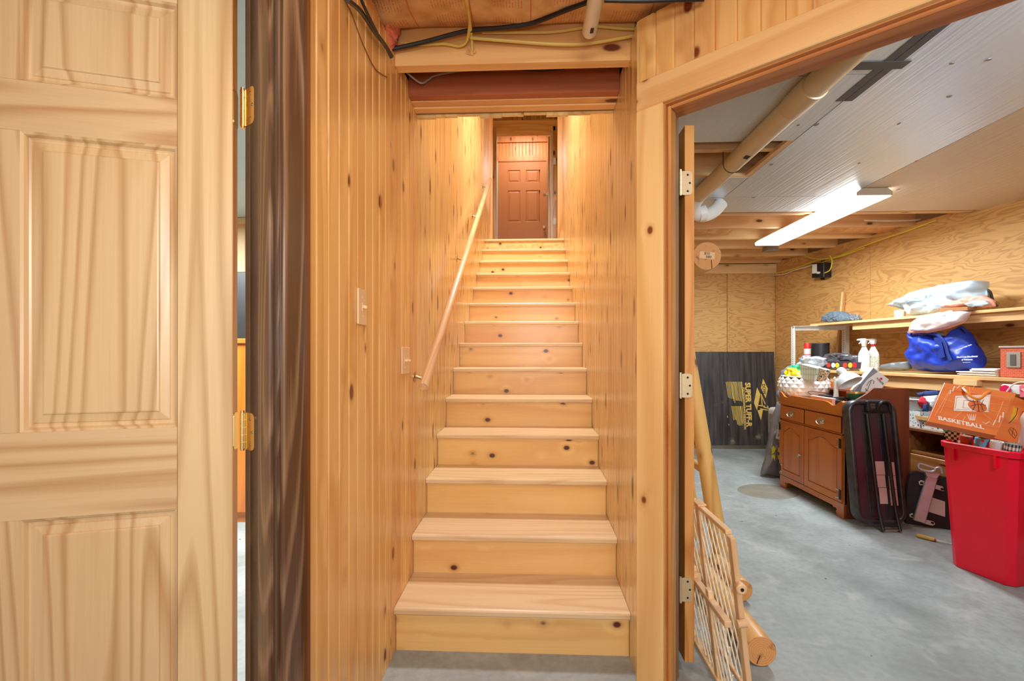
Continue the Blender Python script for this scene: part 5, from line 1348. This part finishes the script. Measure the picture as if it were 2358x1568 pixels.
prs('block', [(2160, 710), (2228, 706), (2228, 715), (2162, 718)], .38, .46, wood('dark_offcut', (176, 122, 74), (120, 76, 40), 'X', 6, 5), wd_, bevel=.002)
mg = root('mug', RW @ Vector((S(2072, .3)[0], -.3, SU)), 'cream mug tucked under the left tip of the white bag', 'mug')
lathe('cup', [(0, .001), (.034, .001), (.038, .01), (.038, .065), (.034, .065), (.033, .008), (0, .008)], plain('cream_china', rgb(236, 226, 206), .3), mg, RW @ Matrix.Translation((S(2072, .3)[0], -.3, SU)), 24)
rp = prs('red_strip', [(2012, 736), (2055, 731), (2055, 733), (2012, 738)], .28, .31, plain('coral_plastic', rgb(214, 92, 72), .5)); tag(rp, 'thin red plastic strip lying on the upper shelf left of the mug', 'strip')
# lower shelf things
def can(px_, off_, r_, zt_, mats, lab_, name='spray_can', cat='can'):
    s_, t_ = S(px_, off_); z1 = H + (815 - zt_) * t_ / FPX
    o = root(name, RW @ Vector((s_, -off_, SL)), lab_, cat)
    M = RW @ Matrix.Translation((s_, -off_, SL)); h_ = z1 - SL
    return o, M, h_, r_
o, M, h_, r_ = can(1859, .34, .033, 790, None, 'white aerosol can with a red cap on the lower shelf', 'spray_can')
lathe('body', [(0, 0), (r_, 0), (r_, h_ - .06), (0, h_ - .06)], white_pl, o, M, 24); lathe('cap', [(0, h_ - .0595), (r_ * .98, h_ - .0595), (r_ * .98, h_ - .004), (r_ * .9, h_), (0, h_)], plain('red_cap', rgb(226, 52, 44), .35), o, M, 24)
lathe('label_band', [(r_ + .0005, h_ - .13), (r_ + .0012, h_ - .13), (r_ + .0012, h_ - .115), (r_ + .0005, h_ - .115)], plain('pink_band', rgb(226, 140, 120), .5), o, M, 24)
o, M, h_, r_ = can(1889, .21, .082, 790, None, 'wide dark grey canister beside the red capped can', 'canister', 'canister')
lathe('body', [(0, 0), (r_, 0), (r_, h_ - .014), (r_ * .97, h_ - .012), (0, h_ - .012)], plain('charcoal_tin', rgb(58, 56, 58), .4, .3), o, M, 32); lathe('lid', [(r_ * .9, h_ - .0118), (r_ * 1.02, h_ - .0118), (r_ * 1.02, h_), (0, h_ + .001), (0, h_ - .0118)], plain('charcoal_lid', rgb(80, 78, 80), .4, .3), o, M, 32)
def bottle(px_, off_, sc_, ztop, collar, lab_, label=False):
    s_, t_ = S(px_, off_); h_ = H + (815 - ztop) * t_ / FPX - SL
    o = root('spray_bottle', RW @ Vector((s_, -off_, SL)), lab_, 'bottle', 'spray bottles on the lower shelf')
    M = RW @ Matrix.Translation((s_, -off_, SL)) @ Matrix.Rotation(.15, 4, 'Z')
    k = h_
    lathe('body', [(0, 0), (.045, 0), (.05, .006), (.05, k * .48), (.044, k * .56), (.022, k * .70), (.016, k * .76), (0, k * .76)], white_pl, o, M, 24, sx=1.0, sy=.62)
    lathe('collar', [(0, k * .762), (.019, k * .762), (.019, k * .82), (0, k * .82)], collar, o, M, 20)
    prism('trigger_head', [(-.018, k * .822), (.016, k * .822), (.02, k * .90), (.022, k * .97), (.0, k), (-.05, k * .985), (-.062, k * .955), (-.058, k * .935), (-.03, k * .935), (-.022, k * .90)], -.014, .014, white_pl, o, M, bevel=.003)
    prism('trigger', [(-.03, k * .93), (-.024, k * .93), (-.030, k * .86), (-.044, k * .83), (-.047, k * .84), (-.036, k * .88)], -.006, .006, white_pl, o, M)
    if label:
        lathe('label', [(.0504, k * .05), (.051, k * .05), (.051, k * .46), (.0504, k * .46)], patterned('paper_label_print', rgb(232, 228, 206), [rgb(120, 160, 60), rgb(90, 90, 80)], 110, .3), o, M, 24, sx=1, sy=.62)
bottle(1990, .40, 1, 779, cream_pl, 'white spray bottle with a tan collar, left of the two on the lower shelf')
bottle(2011, .26, 1, 779, plain('red_collar', rgb(206, 40, 44), .4), 'white spray bottle with red collar and printed label, right of the two', True)
SB('packaged_cable', [(1893, 830), (1900, 815), (1925, 812), (1950, 814), (1980, 820), (1978, 838), (1940, 836), (1900, 838)], .335, .035, plain('crinkled_dark_film', rgb(84, 80, 84), .3, var=.6, scale=30, coat=.6), 'crinkled dark plastic wrapped bundle on the lower shelf before the canister', 'package', n=48, wr=.9, ws=22, seed=51)
fb_ = root('fruit_box', RW @ Vector(spt(1940, 850, .44)), 'dark carton printed with red and yellow fruit shapes on the shelf edge', 'box')
prs('carton', [(1900, 831), (1977, 834), (1975, 849), (1900, 848)], .39, .46, plain('dark_carton', rgb(64, 60, 66), .5), fb_, bevel=.002)
for k, (x_, c_) in enumerate(((1908, (214, 60, 50)), (1919, (230, 226, 214)), (1928, (240, 196, 50)), (1946, (226, 70, 50)), (1958, (240, 190, 50)), (1968, (206, 40, 50)))):
    s_, z_ = sz(x_, 841, .46)
    tube('fruit_print', [(s_, -.4612, z_), (s_, -.4602, z_)], .024, plain(f'fruit_print_{"abcdef"[k]}', rgb(*c_), .5), fb_, RW, 12)
SB('grey_pouch', [(2025, 848), (2032, 840), (2060, 834), (2090, 832), (2094, 834), (2098, 850), (2080, 853), (2040, 853)], .30, .05, plain('grey_vinyl', rgb(112, 116, 116), .35, var=.1, coat=.3), 'grey zipped vinyl pouch lying left of the blue tote', 'pouch', n=44, wr=.25, ws=14, seed=55)
# blue tote
bt = root('blue_tote_bag', RW @ Vector((S(2180, .28)[0], -.28, SL)), 'royal blue tote bag with white printed lettering slumped on the lower shelf', 'bag')
bl_ = plain('blue_nonwoven', rgb(22, 56, 170), .45, var=.2, scale=10, coat=.15)
P = [sz(x, y, .30) for x, y in ((2098, 768), (2120, 768), (2160, 770), (2178, 776), (2200, 765), (2214, 754), (2232, 768), (2246, 790), (2256, 815), (2261, 840), (2258, 852), (2215, 856), (2150, 856), (2112, 852), (2096, 828), (2100, 800))]
blob('body', P, .12, bl_, bt, RW @ Matrix.Translation((0, -.30, 0)), n=110, rings=18, wr=.22, ws=10, seed=61, fold=(18, 34, .009))
nav = plain('navy_nonwoven', rgb(24, 50, 130), .5)
tube('handle', curvepts([spt(2098, 770, .40), spt(2092, 766, .40), spt(2098, 764, .38), spt(2140, 768, .40), spt(2160, 772, .42), spt(2176, 790, .43), spt(2182, 812, .43), spt(2190, 830, .43)], 5), .011, nav, bt, RW, 6)
tube('handle', curvepts([spt(2180, 776, .36), spt(2196, 766, .34), spt(2213, 753, .34), spt(2226, 764, .34)], 5), .010, nav, bt, RW, 6)
prs('strap', [(2150, 778), (2166, 776), (2176, 822), (2162, 826)], .425, .430, nav, bt)
prs('white_tissue', [(2128, 768), (2140, 762), (2158, 764), (2160, 772), (2130, 774)], .28, .34, paper, bt)
def sx_text(s, x, y, off_, size, par, mat, rotd=0, bold=0, sx=1.0):
    a, b = sz(x, y, off_)
    text('lettering', s, size, mat, par, RW @ Matrix.Translation((a, -off_, b)) @ Matrix.Rotation(math.radians(-rotd), 4, 'Y'), bold=bold, sx=sx, align='LEFT')
sx_text('BlueCross BlueShield', 2203, 824, .452, .0155, bt, wpt, 3, .0004)
sx_text('of Vermont', 2214, 830, .452, .0150, bt, wpt, 3, .0004)
sx_text('www.bcbsvt.com', 2217, 835, .452, .007, bt, wpt, 3)
sx_text('Get Smart With Care', 2201, 808, .452, .0125, bt, wpt, 22, .0003)
# papers
pp_ = root('paper_stack', RW @ Vector((S(2260, .42)[0], -.4, SL)), 'messy stack of white envelopes on the lower shelf beside the brick print box', 'papers')
for k in range(7):
    a0 = S(2207 + (0 if k < 4 else 28) + R.uniform(-2, 3), .44)[0]; a1 = S(2300, .44)[0] - .01
    box('envelope', a0, a1, -.46 + R.uniform(0, .02), -.24, SL + .0012 + k * .0078, SL + .0082 + k * .0078, paper, pp_, RW, bevel=.001)
# brick pattern box
bb_ = root('brick_print_box', RW @ Vector((S(2330, .4)[0], -.4, SL)), 'small case with red brick print and a framed picture panel', 'box')
nt = NT('brick_print'); tc = nt.n('ShaderNodeTexCoord')
bk = nt.n('ShaderNodeTexBrick', inp={0: nt.n('ShaderNodeMapping', inp={0: tc.outputs['Object'], 2: (PI / 2, 0, 0)}).outputs[0], 'Color1': rgb(206, 92, 62), 'Color2': rgb(190, 80, 54), 'Mortar': rgb(222, 150, 120), 'Scale': 22., 'Mortar Size': .012})
bkm = principled(nt, bk.outputs[0], .5)
ba, bz = sz(2303, 797, .45); bb2 = sz(2303, 859, .45)[1]
box('case', ba, ba + .40, -.45, -.20, SL + .002, bz - .012, bkm, bb_, RW, bevel=.003)
box('lid_edge', ba - .006, ba + .406, -.456, -.194, bz - .0118, bz, plain('silver_trim', rgb(206, 198, 188), .35, .5), bb_, RW, bevel=.002)
fz0 = SL + .05; ia = S(2316, .46)[0]; ib = S(2348, .46)[0]
box('picture_frame', ia, ib, -.456, -.4505, sz(2316, 846, .46)[1], sz(2316, 811, .46)[1], plain('taupe_frame', rgb(160, 146, 128), .5), bb_, RW, bevel=.001)
box('picture', ia + .022, ib - .022, -.4585, -.4562, sz(2316, 841, .46)[1], sz(2316, 816, .46)[1], patterned('dark_picture_print', rgb(92, 84, 78), [rgb(190, 180, 166)], 70, .12), bb_, RW)

# ============================================================ LOW DRESSER WITH BINS AND CLOTHES UNDER THE SHELVES
dz = .63
dr0 = root('dresser', RW @ Vector((2.9, -.3, 0)), 'low brown wooden dresser under the shelves behind the red bin', 'dresser')
d0 = S(2086, .62)[0]; dE = d0 + 2.3
wal = wood('walnut_stained', (140, 86, 44), (96, 54, 26), 'X', 6, 5, 0, rough=.4, coat=.2)
box('top', d0, dE, -.64, -.1, dz - .022, dz, wal, dr0, RW, bevel=.002)
box('side_panel', d0 + .01, d0 + .03, -.62, -.1, 0, dz - .0225, wal, dr0, RW)
box('back_panel', d0 + .03, dE, -.12, -.10, 0, dz - .0225, wal, dr0, RW)
box('shelf_board', d0 + .03, dE, -.61, -.12, .435, .455, wal, dr0, RW)
for k in range(3):
    w_ = box('drawer', d0 + .035 + k * .7, d0 + .72 + k * .7, -.625, -.605, .20, .43, wood('drawer_front', (166, 104, 52), (128, 74, 34), 'X', 6, 5, 0, rough=.4, coat=.2), dr0, RW, bevel=.004)
    box('finger_pull', d0 + .25 + k * .7, d0 + .5 + k * .7, -.629, -.6255, .40, .412, dk, w_, RW)
box('base_rail', d0 + .03, dE, -.60, -.58, 0, .195, wal, dr0, RW)
leafm = patterned('leaf_print', rgb(214, 216, 210), [rgb(60, 64, 60), rgb(110, 116, 112)], 55, .3, .6)
leafb = patterned('brown_leaf_print', rgb(190, 160, 126), [rgb(60, 40, 28)], 60, .32, .6)
def obin(x0, x1, yt, mats, lab_, o0=.30, o1=.60):
    s0_ = S(x0, o1)[0]; s1_ = S(x1, o1)[0]; zt_ = sz(x0, yt, o1)[1]
    r = root('storage_bin', RW @ Vector((s0_, -o1, dz)), lab_, 'bin', 'printed storage bins on the dresser')
    t = .004
    boxes('wall', [(s0_, s1_, -o1, -o1 + t, dz + .001, zt_), (s0_, s1_, -o0 - t, -o0, dz + .001, zt_), (s0_, s0_ + t, -o1 + t, -o0 - t, dz + .001, zt_), (s1_ - t, s1_, -o1 + t, -o0 - t, dz + .001, zt_), (s0_ + t, s1_ - t, -o1 + t, -o0 - t, dz + .001, dz + .006)], mats, r, RW)
    return r
obin(2087, 2118, 944, leafm, 'white storage bin with dark leaf print on the dresser, left one')
obin(2122, 2172, 958, leafm, 'white leaf print storage bin nearest the red bin')
cb2 = root('cardboard_flap', RW @ Vector(spt(2130, 962, .62)), 'tan cardboard strip lying across the leaf print bins', 'cardboard')
prs('strip', [(2107, 956), (2168, 966), (2168, 974), (2110, 965)], .602, .615, plain('tan_card', rgb(206, 158, 96), .7), cb2)
tub = root('clear_tub', RW @ Vector(spt(2110, 930, .5)), 'clear plastic tub with white oval rim above the leaf bins', 'tub')
s_, z_ = sz(2112, 918, .45)
lathe('tub', [(.09, -.085), (.11, 0), (.106, 0), (.087, -.083), (0, -.083), (0, -.085)], clearm('clear_tub_plastic', rgb(200, 196, 190), .45, .1), tub, RW @ Matrix.Translation((s_, -.45, z_)), 28)
tube('rim', [(s_ + .11 * math.cos(a * PI / 12), -.45 + .11 * math.sin(a * PI / 12), z_) for a in range(25)], .006, white_pl, tub, RW, 8)
def cloth(name, pts, off_, T, col, lab_, seed):
    SB(name, pts, off_, T, plain(name + '_cloth_' + 'abcdefgh'[seed % 8], rgb(*col), .8, var=.15, scale=20), lab_, 'cloth', n=36, wr=.7, ws=20, seed=seed)
cloth('navy_ribbon', [(2115, 905), (2135, 900), (2162, 899), (2164, 908), (2140, 912), (2120, 912)], .46, .03, (44, 60, 116), 'navy ribbon draped on the heap above the clear tub', 65)
cloth('red_ribbon', [(2118, 925), (2124, 912), (2134, 918), (2136, 930), (2124, 940), (2118, 935)], .50, .025, (206, 40, 54), 'red ribbon curl hanging beside the clear tub', 66)
cloth('white_ribbon', [(2130, 912), (2160, 910), (2160, 930), (2152, 940), (2136, 925)], .48, .03, (226, 226, 224), 'white and tan ribbon loop beside the red curl', 67)
cloth('navy_ribbon', [(2124, 948), (2128, 930), (2137, 930), (2137, 948)], .53, .015, (36, 50, 104), 'navy ribbon tail hanging over the leaf print bin', 68)
ez = root('black_bracket', RW @ Vector(spt(2150, 900, .35)), 'black folding plastic bracket standing under the lower shelf', 'bracket')
prs('panel', [(2148, 874), (2210, 880), (2225, 905), (2165, 905), (2140, 900)], .22, .30, black_pl, ez, bevel=.003)
tube('bar', [spt(2152, 874, .38), spt(2132, 908, .40)], .008, black_pl, ez, RW, 6); tube('bar', [spt(2154, 874, .38), spt(2168, 902, .36)], .008, black_pl, ez, RW, 6)
box('bar', S(2132, .38)[0], S(2170, .38)[0], -.385, -.375, sz(2150, 876, .38)[1], sz(2150, 872, .38)[1], black_pl, ez, RW)
# white & pink things right of the basketball bag
wc = root('white_case', RW @ Vector(spt(2340, 890, .4)), 'white plastic case with pink flower shape at the right edge under the shelf', 'case')
prs('case', [(2304, 888), (2308, 884), (2365, 888), (2365, 910), (2300, 905)], .36, .50, white_pl, wc, bevel=.004)
s_, z_ = sz(2314, 897, .51); tube('flower', [(s_, -.512, z_), (s_, -.502, z_)], .030, plain('hot_pink', rgb(222, 24, 84), .4), wc, RW, 8)
tube('handle', curvepts([spt(2318, 902, .54), spt(2332, 886, .54), spt(2350, 880, .54), spt(2370, 882, .54)], 5), .004, white_paint, wc, RW, 6)
pn = root('pink_box', RW @ Vector(spt(2352, 900, .5)), 'pink printed gift box cut by the right edge of the photo', 'box')
prs('carton', [(2346, 886), (2385, 886), (2385, 915), (2348, 915)], .46, .56, patterned('pink_print', rgb(232, 110, 130), [rgb(240, 190, 180), rgb(214, 60, 90)], 40, .35), pn, bevel=.002)
tag(prs('white_tray', [(2254, 896), (2263, 884), (2270, 884), (2300, 900), (2298, 906)], .40, .44, white_pl, None, bevel=.002), 'white plastic tray leaning behind the basketball gift bag', 'tray')

# ============================================================ WALL AND CEILING FITTINGS OF THE STOREROOM
jb = root('control_box', RW @ Vector(spt(1883, 620, .02)), 'black electrical control box mounted high on the plywood wall', 'box')
prs('case', [(1869, 606), (1897, 604), (1897, 638), (1869, 640)], .005, .10, black_pl, jb, bevel=.004)
prs('sticker', [(1870, 609), (1881, 608), (1881, 629), (1870, 630)], .101, .102, paper, jb)
s_, z_ = sz(1887, 628, .1); tube('gland', [(s_, -.10, z_), (s_, -.125, z_)], .012, white_pl, jb, RW, 12)
prs('lug', [(1890, 600), (1896, 600), (1896, 604), (1890, 604)], .005, .02, black_pl, jb); prs('lug', [(1889, 639), (1896, 639), (1896, 644), (1889, 644)], .005, .02, black_pl, jb)
wy = plain('yellow_cable_jacket', rgb(226, 206, 70), .45, var=.05); ww = plain('white_cable_jacket', rgb(226, 220, 208), .45, var=.05)
def wc_(pts, off_, r_, m, lab_): tag(tube('cable', curvepts([spt(x, y, off_) for x, y in pts], 5), r_, m, None, RW, 6), lab_, 'cable')
wc_([(2155, 507), (2080, 535), (2010, 558), (1950, 582), (1900, 602), (1850, 615), (1800, 628)], .03, .006, wy, 'yellow cable running highest along the top of the right plywood wall')
wc_([(2060, 541), (1990, 566), (1930, 590), (1880, 596), (1850, 588)], .05, .006, wy, 'yellow cable bowing below the joists above the control box')
wc_([(1990, 570), (1930, 592), (1880, 600), (1830, 618), (1780, 630), (1740, 630)], .06, .005, wy, 'yellow cable curving down toward the far corner')
wc_([(1910, 588), (1916, 600), (1912, 620), (1900, 628), (1890, 628)], .09, .006, wy, 'yellow cable dropping from the ceiling into the control box')
wc_([(1868, 612), (1830, 622), (1800, 632), (1760, 632), (1720, 628)], .04, .006, ww, 'white cable leading from the control box to the far corner')
jx = root('junction_box', atY(1770, 585, 5.02), 'small grey junction box on a joist beyond the tube light', 'box')
p = atY(1775, 586, 4.98); box('box', p.x - .06, p.x + .06, 4.94, 5.04, CZ - .05, CZ - .001, plain('galvanised', rgb(150, 150, 150), .4, .5), jx, bevel=.003)
p1 = atY(1842, 505, 3.80); tag(tube('cable', curvepts([(atY(1990, 507, 4.2)), atY(2050, 508, 4.18), atY(2110, 506, 4.2), atY(2140, 500, 4.2)], 5), .008, ww, None, I4, 8), 'white cable looping under the first bare joist near the right wall', 'cable')
